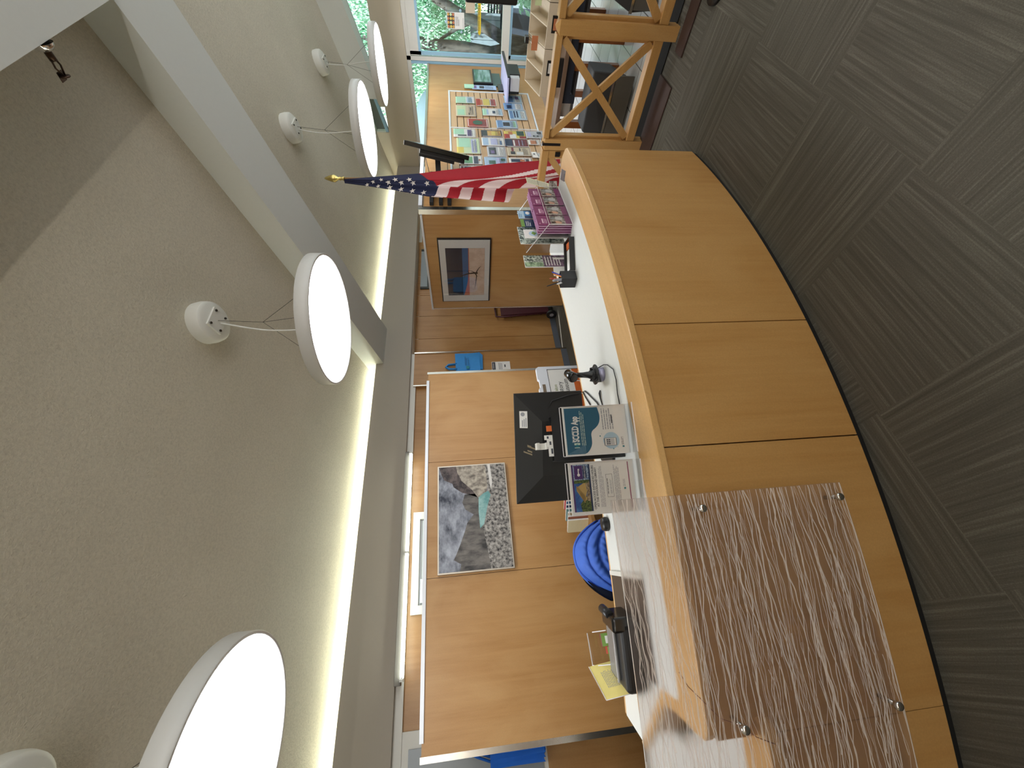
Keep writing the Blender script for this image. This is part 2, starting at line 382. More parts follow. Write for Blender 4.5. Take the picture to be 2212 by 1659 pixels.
struct(B().box(-.5, 4.738, 0, .40, 4.75, .09).box(1.42, 4.738, 0, 3.17, 4.75, .09).box(3.17, 4.688, 0, 3.76, 4.70, .09).box(3.76, 4.935, 0, 8.86, 4.947, .09).build('baseboard_back', BASEB))
w4 = struct(B().box(5.38, 4.925, 2.12, 6.45, 4.946, 2.15).box(5.38, 4.925, 2.15, 5.43, 4.946, 2.27).box(6.40, 4.925, 2.15, 6.45, 4.946, 2.27).build('window_3', plain('dark_frame', (52, 54, 52), .5)))
B().box(5.43, 4.935, 2.15, 6.40, 4.946, 2.27).build('window_pane', plain('pale_glass', (150, 160, 164), .15), w4)
# door behind the long divider
d2 = struct(B().box(.40, 4.70, 0, .48, 4.78, 2.215).box(1.35, 4.70, 0, 1.43, 4.78, 2.215).box(.48, 4.70, 2.14, 1.35, 4.78, 2.215).build('door_frame_2', WHITE))
d2 = struct(B().box(.485, 4.74, .01, 1.345, 4.78, 2.135).build('door_2', DOORW))
b = B().box(.50, 4.69, 2.06, .72, 4.738, 2.12).bar((.7, 4.68, 2.09), (1.05, 4.66, 2.085), .02, .012); b.build('door_closer', ALU, d2)
# glazed door at the left
d1 = struct(B().box(-1.6, 4.72, 0, -.5, 4.86, 2.25).build('wall_door_left', WHITE))
B().box(-1.5, 4.70, 1.03, -.62, 4.719, 2.19).build('door_glass', plain('obscured_glass', (140, 146, 150), .25, var=.08, scale=3), d1)
B().box(-1.5, 4.70, .09, -.60, 4.719, .985).build('door_panel', MAPLE_D, d1)
B().box(-1.5, 4.695, 0, -.60, 4.719, .09).build('kick_strip', BASEB, d1)
# right hand window wall
W = 8.9
struct(B().box(W - .03, -6, 2.34, W + .12, 5.2, 2.86).box(W - .03, -6, 0, W + .12, 5.2, .07).box(W - .02, 3.98, 2.86, W + .12, 5.2, 3.1).build('wall_right', WARMW))
w1 = B()
for y in (4.62, 2.74, .35, -2.0, -4.4): w1.box(W - .01, y - .03, .07, W + .06, y + .03, 2.34)
w1.box(W - .01, -6, 2.27, W + .06, 5.2, 2.34).box(W + .0, -6, 2.12, W + .05, 2.70, 2.27).box(W - .02, -6, .53, W + .06, 2.72, .66)
w1o = struct(w1.build('window_1', WHITE))
fb = B()
for y0, y1 in ((.40, 2.69), (-1.95, .32), (-4.35, -2.05)):
    for z0, z1 in ((.09, .53), (.66, 2.27)):
        for (a, c) in ((y0, y0 + .05), (y1 - .05, y1)): fb.box(W + .0, a, z0, W + .05, c, z1)
        fb.box(W, y0, z1 - .04 - (.15 if z1 > 2 else 0), W + .05, y1, z1 - (.15 if z1 > 2 else 0))
for y0, y1 in ((2.78, 4.58),): fb.box(W, y0, .1, W + .04, y0 + .04, 2.27)
fb.build('window_frame', FRAMEB, w1o)
B().box(W + .025, -6, .07, W + .03, 5.2, 2.34).build('window_pane', GLASSD, w1o)
w2 = struct(B().prism([(W, -6, CZ(-6) - .44), (W, 3.98, 2.87), (W, 3.98, 2.87 + .05), (W, -6, CZ(-6) - .36)], (.05, 0, 0)).build('window_2', FRAMEB))
B().box(W + .03, -6, 2.86, W + .036, 3.98, 5.2).build('window_pane', GLASSD, w2)
struct(B().box(-6.1, -6, 0, -6, 5.3, 5.7).build('wall_left', WARMW))
struct(B().box(-6, -6.1, 0, 9, -6, .25).box(-6, -6.1, 4.9, 9, -6, 5.7).build('wall_rear', WARMW))
# dark floor strips by the railing
tag(B().box(3.21, 1.09, 0, 3.46, 1.66, .012).build('floor_strip', BROWNS, bevel=.003), 'dark brown flat floor strip beside the curved counter end', 'floor strip', 'brown floor strips by the railing')
tag(B().box(3.22, -1.0, 0, 3.345, .92, .012).build('floor_strip', BROWNS, bevel=.003), 'narrow dark brown flat floor strip leading out of the photo at the right', 'floor strip', 'brown floor strips by the railing')
tag(B().box(3.46, -2.2, 0, 3.80, 2.6, .006).build('floor_mat', DARK), 'black floor mat lying under the wooden railing', 'mat')

# ------------------------------------------------------------------ curved reception counter
CX, CYY = 1.868, 6.963
def P(r, t, z): a = math.radians(t); return V((CX + r * math.sin(a), CYY - r * math.cos(a), z))
def arc(b, r0, r1, t0, t1, z0, z1, m=0, st=.5):
    n = max(1, int(abs(t1 - t0) / st))
    ts = [t0 + (t1 - t0) * i / n for i in range(n + 1)]
    vs = []
    for t in ts: vs += [P(r0, t, z0), P(r1, t, z0), P(r1, t, z1), P(r0, t, z1)]
    fs = [(0, 1, 2, 3), (4 * n + 3, 4 * n + 2, 4 * n + 1, 4 * n)]
    for i in range(n):
        q = 4 * i
        for k in range(4): fs.append((q + k, q + (k + 1) % 4, q + 4 + (k + 1) % 4, q + 4 + k))
    return b.add(vs, fs, m)
def slab(b, edge, z0, z1, m=0):
    """flat slab from a closed outline of (r, theta)"""
    return b.prism([P(r, t, z0) for r, t in edge], (0, 0, z1 - z0), m)
T0 = .87
cnt = thing('reception_counter', P(5.4, -8, 0), 'long curved maple reception counter with white top in front of the camera', 'counter')
for (a, c, top) in ((7.0, -7.63, .836), (-7.68, -12.93, .836), (-12.98, -21.93, .836), (-21.95, -29, .655), (-29.05, -44, .655)):
    arc(B(), 5.765, 5.79, a, c, .03, top).build('front_panel', FRONT, cnt)
arc(B(), 5.745, 5.764, 7.0, -44, .03, .655).build('inner_lining', DARK, cnt)
arc(B(), 5.72, 5.78, 6.95, -44, 0, .03).build('plinth', PLINTH, cnt)
B().prism([P(5.76, 6.95, .03), P(5.76, 7.05, .03), P(5.1, 7.4, .03), P(5.1, 7.2, .03)], (0, 0, .79)).build('end_panel', FRONT, cnt)
TE = [-22.1, -22.3, -25.5, -25.5]
def tend(r): return -22.1 if r > 5.5 else (-22.1 - 3.4 * (5.5 - r) / .25 if r > 5.25 else -25.5)
def band(name, mat, r0, r1, t0, t1, z0, z1, bev=0.0, seg=2):
    n = 60; out = [P(r1, t0 + (t1 - t0) * i / n, z0) for i in range(n + 1)] + [P(r0, t1 + (t0 - t1) * i / n, z0) for i in range(n + 1)]
    return B().prism(out, (0, 0, z1 - z0)).build(name, mat, cnt, bev, seg)
n = 60
wt = [P(5.632, 7.5 - 29.5 * i / n, .832) for i in range(n + 1)] + [P(5.5, -22.1, .832), P(5.26, -25.4, .832), P(5.052, -25.5, .832)] + [P(5.052, -25.5 + 33 * i / n, .832) for i in range(1, n + 1)]
B().prism(wt, (0, 0, .038)).build('worktop', LAM, cnt)
ns = [P(5.632, 7.6, .842), P(5.72, 7.62, .842), P(5.785, 7.1, .842), P(5.803, 6.7, .842)] + [P(5.805, 6.6 - 28 * i / n, .842) for i in range(n + 1)] + [P(5.80, -21.7, .842), P(5.78, -21.95, .842), P(5.72, -22.05, .842), P(5.6, -22.15, .842), P(5.5, -22.35, .842), P(5.24, -25.7, .842), P(5.22, -25.5, .842), P(5.49, -21.85, .842), P(5.62, -21.6, .842)] + [P(5.632, -21.4 + 28.9 * i / n, .842) for i in range(n + 1)]
B().prism(ns, (0, 0, .0295)).build('nosing', NOSE, cnt, .004, 3)
band('lip_shadow_gap', DARK, 5.74, 5.772, 6.9, -21.8, .82, .842)  # dark strip paints in the shadow line under the nosing
band('inner_edging', ORANGE if False else NOSE, 5.03, 5.052, 7.4, -25.5, .828, .868)
B().prism([P(5.785, -21.75, .64), P(5.76, -21.93, .64), P(5.5, -22.15, .64), P(5.22, -25.3, .64), P(5.2, -25.0, .64), P(5.48, -21.9, .64)], (0, 0, .19)).build('side_panel', MAPLE_D, cnt)
lw = [P(5.70, -22 - 22 * i / 40, .664) for i in range(41)] + [P(4.84, -44 + 18 * i / 40, .664) for i in range(41)] + [P(5.2, -25.6, .664)]
B().prism(lw, (0, 0, .036)).build('lower_worktop', LAM, cnt)
ln = [P(5.70, -21.55, .656), P(5.76, -21.4, .656), P(5.81, -21.5, .656)] + [P(5.838, -21.9 - 22 * i / 40, .656) for i in range(41)] + [P(5.70, -43.9 + 22 * i / 40, .656) for i in range(41)]
B().prism(ln, (0, 0, .046)).build('lower_nosing', NOSE, cnt, .006, 3)
b = B(); slab(b, [(5.69, 6.1), (5.66, 7.25), (5.595, 7.2), (5.625, 6.1)], T0 - .001, T0 + .002); slab(b, [(5.668, 6.25), (5.658, 6.6), (5.638, 6.6), (5.648, 6.25)], T0 + .002, T0 + .0035)
b.build('desk_grommet', plain('grommet_grey', (60, 62, 62), .35), cnt)
for t in (2, -6, -16): arc(B(), 5.1, 5.7, t, t - .25, .0, .832).build('gable', MAPLE_D, cnt)

# ------------------------------------------------------------------ frosted screen on the counter front
scr = thing('frosted_screen', P(5.86, -20, .2), 'frosted acrylic screen with white wavy strands bolted to the counter front', 'screen')
def screen_panel():
    b = B(); n = 48; t0, t1 = -14.68, -31
    pts = []
    for i in range(n + 1):
        t = t0 + (t1 - t0) * i / n; pts.append(t)
    vs = []
    for t in pts: vs += [P(5.842, t, .233), P(5.848, t, .233), P(5.848, t, 1.092), P(5.842, t, 1.092)]
    fs = [(0, 1, 2, 3), (4 * n + 3, 4 * n + 2, 4 * n + 1, 4 * n)]
    for i in range(n):
        for k in range(4): fs.append((4 * i + k, 4 * i + (k + 1) % 4, 4 * i + 4 + (k + 1) % 4, 4 * i + 4 + k))
    b.add(vs, fs, 0, False)
    rr = random.Random(11)
    def ribbon(t0, t1, z0, sl, w0, ph):
        n = max(6, int(abs(t1 - t0) / .14)); L = []
        f = [(rr.uniform(1.2, 2.4), rr.uniform(0, 6.3), rr.uniform(.002, .007)) for _ in range(2)] + [(rr.uniform(4, 9), rr.uniform(0, 6.3), rr.uniform(.0008, .0022)) for _ in range(2)]
        for i in range(n + 1):
            q = i / n; t = t0 + (t1 - t0) * q; z = z0 + sl * (t - t0) + sum(am * math.sin(fr * t + p) for fr, p, am in f); w = w0 * (.55 + .45 * math.sin(q * 7 + ph)) + .0003
            L.append((t, z, w))
        vs = []
        for t, z, w in L:
            z = min(1.09, max(.236, z)); vs += [P(5.8484, t, z - w), P(5.849, t, z), P(5.8484, t, z + w)]
        k = len(L); fs = []
        for i in range(k - 1): fs += [(3 * i, 3 * i + 1, 3 * i + 4, 3 * i + 3), (3 * i + 1, 3 * i + 2, 3 * i + 5, 3 * i + 4)]
        b.add(vs, fs, 1, True)
    for i in range(150):
        z = .225 + .88 * (i + rr.random()) / 150; a = -14.7 if rr.random() < .75 else -14.7 - rr.random() * 9
        e = a - rr.uniform(5, 16); ribbon(a, max(e, -30.9), z, rr.uniform(-.0035, .006), rr.choice((.0010, .0014, .0021)), rr.random() * 6)
    for i in range(60):
        z = rr.uniform(.24, 1.08); a = rr.uniform(-15, -27); ribbon(a, max(a - rr.uniform(2, 6), -30.9), z, rr.choice((-.012, .012, .007)), .0009, rr.random() * 6)
    return b
screen_panel().build('panel', [FROST, STRAND], scr)
for t in (-15.17, -21.35, -27.53):
    for z in (.778, .26):
        B().cyl(P(5.792, t, z), P(5.842, t, z), .007, 12).lathe([(0, .0), (.012, .0), (.0135, .003), (.0135, .012), (.011, .016), (0, .0165)], P(5.848, t, z), 20, axis=P(6.86, t, z) - P(5.86, t, z)).build('standoff', CHROME, scr)
B().tube([P(5.839, t, z) for t, z in ((-19.75, .95), (-20.15, .928), (-20.54, .891), (-21.07, .842), (-21.34, .779), (-21.68, .736), (-21.92, .681))], .0012, 6).build('hairline_crack', plain('crack_brown', (150, 92, 62), .5), scr)

# ------------------------------------------------------------------ ceiling fittings
def pendant(x, y, z, label, rad=.5, tw=0.0):
    t = thing('pendant_lamp', (x, y, z), label, 'pendant lamp', 'round white pendant lamps')
    B().lathe([(rad - .004, .0), (rad, .004), (rad, .088), (rad - .006, .094), (0, .094)], (x, y, z), 72).lathe([(rad - .004, 0), (rad - .016, 0), (rad - .016, .01)], (x, y, z), 72).build('drum', plain('lamp_drum', (206, 204, 200), .35, var=.02) if 'lamp_drum' not in MATS else MATS['lamp_drum'], t)
    B().lathe([(0, .006), (rad - .02, .006), (rad - .016, .009)], (x, y, z), 72).build('diffuser', GLOW, t)
    cz = CZ(y); nz = V((0, .24, 1)).normalized()
    c = V((x, y, cz)); b = B().lathe([(.155, .02), (.158, -.05), (.15, -.09), (.13, -.105), (0, -.105)], c, 40, axis=nz)
    X = V((1, 0, 0)); Y = nz.cross(X)
    b.obox(c - nz * .112, (.17, .13, .016), (X, Y, nz)); cp = b.build('canopy', WHITE, t, .002)
    for i in (-1, 1):
        for j in (-1, 1): B().cyl(c - nz * .119 + X * i * .062 + Y * j * .045, c - nz * .128 + X * i * .062 + Y * j * .045, .009, 10).build('screw', plain('screw_dark', (70, 66, 60), .3, .8) if 'screw_dark' not in MATS else MATS['screw_dark'], cp)
    top = c - nz * .12; H = top.z - (z + .094); pts = []
    for i in range(15):
        q = i / 14; pts.append(V((x + .05 * math.sin(q * math.pi * 1.0) * (1 if tw >= 0 else -1) * q + tw * q * .25, y + .02 * math.sin(q * 5), top.z - H * q)))
    B().tube(pts, .006, 8).build('cord', WHITE, t)
    k = V((x, y, top.z - H * .42))
    for i in range(3):
        a = 2 * math.pi * i / 3 + .6; B().tube([top, k, V((x + math.cos(a) * rad * .62, y + math.sin(a) * rad * .62, z + .095))], .0018, 5).build('suspension_wire', MATS['screw_dark'], t)
    return t
pendant(-.29, 2.38, 2.60, 'largest round white pendant lamp, cut off by the bottom left edge of the photo', tw=.1)
pendant(2.27, 2.39, 2.56, 'round white pendant lamp hanging in front of the broad ceiling beam, above the pen cup', tw=-.4)
pendant(5.33, 2.38, 2.58, 'round white pendant lamp just above the tip of the flag', tw=-.2)
pendant(7.40, 2.40, 2.59, 'farthest round white pendant lamp, beside the high window', tw=.3)
c = V((2.76, .862, 3.595)); sp = thing('sprinkler_head', c, 'small chrome fire sprinkler on the face of the ceiling cross beam', 'sprinkler')
B().lathe([(.05, 0), (.048, .012), (.034, .03), (.02, .034), (0, .034)], c, 24, axis=(0, 1, 0)).build('escutcheon', CHROME, sp)
b = B().cyl(c + V((0, .034, 0)), c + V((0, .075, 0)), .017, 14)
for q in (-1, 1): b.tube([c + V((.015 * q, .07, 0)), c + V((.024 * q, .10, 0)), c + V((.004 * q, .14, 0))], .0045, 6)
b.lathe([(0, .14), (.024, .14), (.024, .145), (0, .146)], c, 16, axis=(0, 1, 0)); b.prism([c + V((-.022, .12, .012)), c + V((.022, .12, .012)), c + V((.022, .165, .016)), c + V((-.022, .165, .016))], (0, 0, .003)); b.build('frame', plain('sprinkler_dark', (74, 56, 44), .35, .8), sp)
# strip lights
st = thing('fascia_strip_light', (1.0, 4.6, 2.25), 'twin tube fluorescent strip light under the fascia above the long divider', 'strip light')  # fixed to the fascia, clear of the ceiling
B().box(-.16, 4.575, 2.262, 2.14, 4.638, 2.322).build('housing', plain('light_housing', (110, 106, 98), .5), st, .003)
for x0, x1 in ((-.10, .955), (.99, 2.09)):
    B().cyl((x0, 4.552, 2.248), (x1, 4.552, 2.248), .017, 14).build('tube', TUBE, st)
for x in (-.12, .972, 2.11): B().box(x - .012, 4.54, 2.235, x + .012, 4.58, 2.27).build('lamp_holder', WHITE, st)
cv = thing('cove_light', (1.4, 4.86, 2.58), 'continuous uplight strip hidden in the cove on top of the long fascia', 'cove light')
B().box(-5.9, 4.82, 2.58, 8.5, 4.90, 2.73).build('channel', WHITE, cv)
B().cyl((-5.9, 4.86, 2.782), (8.5, 4.86, 2.782), .012, 10).build('tube', COVE, cv)

ul = thing('shelf_uplight', (1.5, -4.0, 2.315), 'long uplight strip on top of the tall shelving behind the camera', 'uplight')
B().box(-5.8, -4.07, 2.315, 2.9, -3.93, 2.345).box(-5.8, -4.07, 2.345, 2.9, -4.06, 2.385).box(-5.8, -3.94, 2.345, 2.9, -3.93, 2.385).build('trough', WHITE, ul)
B().cyl((-5.8, -4.0, 2.40), (2.9, -4.0, 2.40), .03, 12).build('tube', emis('uplight_glow', (255, 250, 238), 55.0), ul)
us = thing('tall_bookcase', (1.5, -4.0, 0), 'tall maple bookcase behind the camera carrying the uplight', 'bookcase')
B().box(-5.9, -4.2, 0, 3.0, -3.8, .08).box(-5.9, -4.2, 2.27, 3.0, -3.8, 2.31).box(-5.9, -4.01, .08, 3.0, -3.99, 2.27).box(-5.9, -4.2, 1.2, 3.0, -3.8, 1.23).build('case', MAPLE, us)

# ------------------------------------------------------------------ maple dividers
dv = thing('room_divider', (1.1, 3.925, 0), 'long maple divider with two seams behind the counter, holding the river photo', 'room divider')
for x0, x1 in ((-.565, .595), (.599, 1.683), (1.687, 2.80)): B().box(x0, 3.90, 0, x1, 3.95, 1.99).build('panel', MAPLE, dv)
B().box(-.604, 3.898, 0, -.565, 3.952, 2.0).build('edge_strip', STEEL, dv); B().box(2.80, 3.898, 0, 2.83, 3.952, 2.0).build('edge_strip', STEEL, dv)
B().box(-.49, 3.885, 1.975, 2.70, 3.96, 2.005).build('top_rail', ALU, dv)
td = thing('room_divider', (4.425, 3.65, 0), 'shorter maple divider facing left, holding the lone tree picture', 'room divider')
B().box(4.40, 2.86, 0, 4.45, 4.42, 1.985).build('panel', MAPLE, td)
B().box(4.395, 2.80, 0, 4.455, 2.865, 2.02).build('edge_strip', STEEL, td); B().box(4.395, 4.42, 0, 4.455, 4.44, 2.0).build('edge_strip', STEEL, td)
B().box(4.385, 2.87, 1.985, 4.453, 4.44, 2.01).build('top_rail', ALU, td)
bw = thing('room_divider', (6.6, 2.85, 0), 'maple divider running to the window, carrying the slatted leaflet board', 'room divider')
B().box(4.458, 2.80, 0, 8.84, 2.86, 1.96).build('panel', MAPLE, bw); B().box(5.6, 2.79, 1.955, 8.84, 2.87, 1.985).build('top_strip', STEEL, bw)
B().box(4.46, 2.785, 1.975, 5.58, 2.87, 2.02).build('top_rail', ALU, bw)
# river photograph on the long divider
SKY = two('print_sky', (44, 48, 62), (176, 180, 190), 4.5, lo=.36, hi=.68, stretch=(1, 1, 1.6))
ROCK = two('print_rock', (40, 38, 38), (186, 180, 172), 34, lo=.36, hi=.68)
MOUNT = two('print_mountain', (48, 46, 46), (120, 114, 108), 14, lo=.35, hi=.65, stretch=(1, 1, .4))
PEAK = two('print_peak', (38, 28, 30), (110, 96, 92), 16, lo=.4, hi=.7)
SCREE = two('print_scree', (96, 88, 80), (182, 172, 156), 22, lo=.35, hi=.65)
RIVER = two('print_river', (96, 148, 146), (150, 186, 182), 8)
pr = thing('framed_picture', (1.115, 3.895, 1.20), 'framed colour photo of a turquoise river between grey mountains', 'picture')
S = Sheet((.618, 3.866, 1.198), (1, 0, 0), UP, .995, .672)
b = B(); b.box(.612, 3.864, 1.192, 1.619, 3.898, 1.876); b.build('frame', plain('frame_champagne', (196, 186, 170), .35, .5), pr, .002)
S = Sheet((.624, 3.8635, 1.204), (1, 0, 0), UP, .983, .66); b = B(); S.sheet(b, 0, .0005)
S.poly(b, [(0, .12), (0, .72), (.06, .70), (.10, .80), (.15, .76), (.24, .70), (.34, .64), (.42, .60), (.50, .50), (.50, .2)], 1, 1)
S.poly(b, [(.46, .42), (.55, .62), (.62, .66), (.70, .62), (.70, .38)], 1, 2)
S.poly(b, [(.66, .42), (.72, .66), (.78, .78), (.82, .80), (.86, .92), (.92, .96), (1, 1), (1, .5), (.8, .42)], 2, 2)
S.poly(b, [(.60, .30), (.66, .43), (.74, .51), (.84, .66), (.93, .72), (1, .74), (1, .2), (.7, .3)], 3, 3)
S.poly(b, [(0, 0), (0, .3), (.2, .34), (.36, .38), (.5, .34), (.7, .28), (.84, .28), (1, .3), (1, 0)], 4, 4)
S.poly(b, [(.36, .42), (.40, .36), (.56, .30), (.68, .24), (.72, .27), (.70, .34), (.66, .42), (.52, .43)], 5, 5)
S.poly(b, [(.74, .23), (.78, .24), (1, .26), (1, .22), (.8, .2)], 6, 5)
b.build('print', [SKY, MOUNT, PEAK, SCREE, ROCK, RIVER, plain('print_water_white', (210, 206, 200), .5)], pr)
# lone tree picture
tp = thing('framed_picture', (4.385, 3.72, 1.15), 'black framed picture of a bare tree on pale sand under dark blue sky', 'picture')
B().box(4.37, 3.186, 1.150, 4.397, 4.262, 1.837).build('frame', BLACK, tp, .002)
b = B().box(4.3665, 3.200, 1.166, 4.372, 4.250, 1.822); b.build('mat_board', plain('mat_board', (226, 224, 220), .35, var=.01), tp)
S = Sheet((4.366, 4.135, 1.232), (0, -1, 0), UP, .815, .512); b = B()
S.rect(b, 0, 0, 1, 1, 0, 1)
S.rect(b, 0, .42, 1, .58, 1, 2)
S.poly(b, [(0, .40), (0, .56), (.15, .50), (.32, .45), (.5, .425), (1, .425), (1, .40)], 2, 3); S.rect(b, 0, 0, 1, .405, 3, 4)
def branch(pts, ws):
    L = []; Rr = []
    for i, (a, c) in enumerate(pts):
        q0 = pts[max(0, i - 1)]; q1 = pts[min(len(pts) - 1, i + 1)]; dx, dy = q1[0] - q0[0], (q1[1] - q0[1]) * .63; l = math.hypot(dx, dy) or 1; nx, ny = -dy / l, dx / l
        L.append((a + nx * ws[i], c + ny * ws[i] / .63)); Rr.append((a - nx * ws[i], c - ny * ws[i] / .63))
    S.poly(b, L + Rr[::-1], 4, 5)
branch([(.50, .18), (.50, .30), (.49, .42), (.46, .56), (.42, .66)], [.018, .016, .012, .008, .003]); branch([(.50, .22), (.54, .34), (.56, .42)], [.007, .005, .002])
branch([(.49, .40), (.53, .44), (.56, .43)], [.006, .004, .002]); branch([(.49, .24), (.44, .21), (.36, .22), (.26, .24), (.15, .26)], [.012, .009, .006, .004, .001])
branch([(.51, .22), (.57, .18), (.62, .13), (.64, .09)], [.009, .007, .005, .002]); branch([(.44, .21), (.42, .16)], [.004, .001]); branch([(.47, .52), (.40, .54)], [.004, .001]); branch([(.44, .6), (.49, .66)], [.003, .001]); branch([(.36, .22), (.33, .27)], [.003, .001])
b.build('print', [plain('print_night', (34, 46, 66), .5, var=.3, scale=6), plain('print_dusk_blue', (58, 100, 146), .5, var=.15, scale=6), plain('print_dune', (196, 112, 84), .5), two('print_sand', (206, 178, 158), (222, 198, 180), 9), plain('print_tree', (28, 24, 26), .6)], tp)
clear('picture_glass', (250, 250, 250), .07, .02)
B().box(4.3605, 3.2, 1.166, 4.3625, 4.25, 1.822).build('glazing', MATS['picture_glass'], tp)

# ------------------------------------------------------------------ things on the counter
TT = T0 + .0015
# page stands
def stand(o, u, w, h, label):
    o, u = V(o), V(u).normalized(); n = u.cross(UP); t = thing('sign_stand', o + u * w / 2, label, 'sign stand')
    b = B(); c = o + u * w / 2
    b.obox(c + n * .026 + UP * .0015, (w, .055, .003), (u, n, UP)); b.obox(c + UP * (.012 + h / 2) - n * .006, (w, .003, h + .02), (u, n, UP)); b.obox(c + UP * (.012 + h / 2) + n * .004, (w, .002, h), (u, n, UP))
    b.build('acrylic_holder', ACR, t)
    b = B(); b.obox(c + n * .053 + UP * .0022, (w, .002, .0046), (u, n, UP)); b.obox(c + UP * (h + .023) - n * .006, (w, .003, .0025), (u, n, UP))
    for q in (0, 1): b.obox(o + u * w * q + UP * (.012 + h / 2) - n * .002, (.002, .009, h + .016), (u, n, UP))
    b.build('polished_edge', ACRE, t); return t, Sheet(o + UP * .014 - n * .001, u, UP, w, h)
t1, S = stand((.640, 1.512, TT), (.195, -.075, 0), .206, .275, 'teal and white app sign in a clear stand, nearer the scanner')
b = B(); S.sheet(b, 0)
wave = [(.03, .97), (.03, .70), (.06, .655), (.13, .61), (.22, .58), (.32, .575), (.42, .575), (.49, .55), (.54, .50), (.60, .455), (.68, .425), (.80, .415), (.97, .44), (.97, .97)]
wv = []
for i in range(1, len(wave) - 2):
    p0, p1, p2, p3 = wave[max(1, i - 1)], wave[i], wave[i + 1], wave[min(len(wave) - 2, i + 2)]
    for k in range(6):
        q = k / 6; wv.append(tuple(.5 * (2 * p1[m] + (p2[m] - p0[m]) * q + (2 * p0[m] - 5 * p1[m] + 4 * p2[m] - p3[m]) * q * q + (3 * p1[m] - p0[m] - 3 * p2[m] + p3[m]) * q ** 3) for m in (0, 1)))
S.poly(b, [wave[0]] + wv + wave[-2:], 1)
S.text(b, 'SCCLD App', .275, .775, .038, 0, 2, squeeze=.56, bold=.0016); S.text(b, 'Download the', .27, .86, .0095, 0)
for i in range(14): S.rect(b, .035, .69 + i * .02, .04 + .17 * (1 - i / 14), .693 + i * .02, 5, 2)
S.rect(b, .155, .775, .17, .855, 3, 2); S.rect(b, .17, .805, .235, .82, 4, 2); S.rect(b, .215, .765, .255, .855, 3, 2); S.rect(b, .18, .79, .22, .835, 4, 2)
S.lines(b, .20, .93, .735, .66, 3, 3, 3, 3)
S.lines(b, .50, .95, .385, .19, 5, 7, 2, 4)
S.rect(b, .62, .225, .80, .24, 2, 2)
disc = [(.27 + .17 * math.cos(a * .2618) , .27 + .128 * math.sin(a * .2618)) for a in range(24)]; S.poly(b, disc, 5, 1)
S.poly(b, [(.165, .20), (.175, .19), (.315, .19), (.325, .20), (.325, .375), (.315, .385), (.175, .385), (.165, .375)], 2, 2); S.poly(b, [(.172, .20), (.318, .20), (.318, .375), (.172, .375)], 0, 3); S.rect(b, .185, .225, .305, .36, 6, 4)
for i in range(3):
    for j in range(2): S.rect(b, .19 + i * .04, .325 - j * .03, .215 + i * .04, .345 - j * .03, 2, 5)
for a, c, r in ((.37, .44, .014), (.41, .415, .006), (.1, .25, .012), (.13, .18, .006)): S.poly(b, [(a + r * math.cos(k * .785), c + r * .75 * math.sin(k * .785)) for k in range(8)], 4, 2)
S.rect(b, .12, .075, .155, .105, 4, 2); S.lines(b, .17, .34, .11, .07, 2, 2, 2, 8)
b.build('sign_page', [PAPER, TEAL, INK, plain('logo_pale', (206, 222, 206), .5), TEAL2, LBLUE, LGREY, INKL], t1)
t2, S = stand((.420, 1.590, TT), (.190, -.078, 0), .206, .275, 'white open access hours sign in a clear stand, partly behind the frosted screen')
b = B(); S.sheet(b, 0)
S.rect(b, .06, .70, .96, .93, 1); S.rect(b, .06, .93, .96, .955, 2); S.rect(b, .06, .672, .96, .70, 3)
S.poly(b, [(.06, .70), (.06, .84), (.2, .86), (.3, .80), (.36, .75), (.5, .72), (.6, .76), (.63, .90), (.66, .93), (.66, .70)], 4, 2)
S.poly(b, [(.30, .74), (.56, .90), (.46, .90), (.24, .80)], 5, 3) ; S.poly(b, [(.22, .79), (.52, .905), (.62, .76), (.45, .745)], 5, 3); S.poly(b, [(.24, .70), (.27, .755), (.46, .745), (.6, .755), (.63, .70)], 6, 4)
S.rect(b, .60, .71, .70, .93, 4, 4); S.rect(b, .66, .70, .96, .93, 7, 5); S.rect(b, .68, .79, .94, .915, 2, 6); S.rect(b, .69, .735, .93, .785, 3, 6); S.text(b, 'OPEN ACCESS', .81, .75, .0078, 0, 7, 'CENTER')
S.poly(b, [(.76 + .028 * math.cos(k * .524), .852 + .021 * math.sin(k * .524)) for k in range(12)], 0, 7); S.rect(b, .78, .846, .88, .859, 0, 7); S.rect(b, .85, .835, .86, .85, 0, 7); S.rect(b, .872, .835, .88, .85, 0, 7); S.rect(b, .75, .848, .76, .856, 2, 8)
S.text(b, 'OPEN ACCESS EXPANDED HOURS', .51, .622, .0125, 8, 2, 'CENTER', .9, .0002); S.text(b, 'AT THE WOODLAND LIBRARY', .51, .578, .0125, 8, 2, 'CENTER', .9, .0002)
S.lines(b, .12, .93, .545, .47, 4, 9, 1, 5)
for q in ((.30, .34, .74, .344), (.30, .436, .74, .44), (.30, .34, .305, .44), (.735, .34, .74, .44)): S.rect(b, *q, 8)
S.lines(b, .36, .72, .425, .40, 1, 8, 1, 16); S.lines(b, .36, .68, .385, .355, 2, 9, 1, 6)
S.lines(b, .12, .95, .31, .22, 4, 9, 1, 7); S.rect(b, .43, .145, .465, .175, 10); S.lines(b, .48, .64, .18, .14, 2, 9, 1, 9); S.rect(b, .06, .075, .96, .09, 11)
b.build('sign_page', [PAPER, two('print_sky_blue', (40, 84, 150), (70, 120, 180), 30), PURPLE, NAVY, two('print_shrubs', (30, 52, 30), (104, 120, 60), 160), plain('print_roof', (190, 160, 100), .5), two('print_path', (180, 160, 130), (96, 80, 60), 120), two('print_mosaic', (40, 80, 130), (190, 206, 220), 220), INK, INKL, TEAL2, MAGENTA], t2)
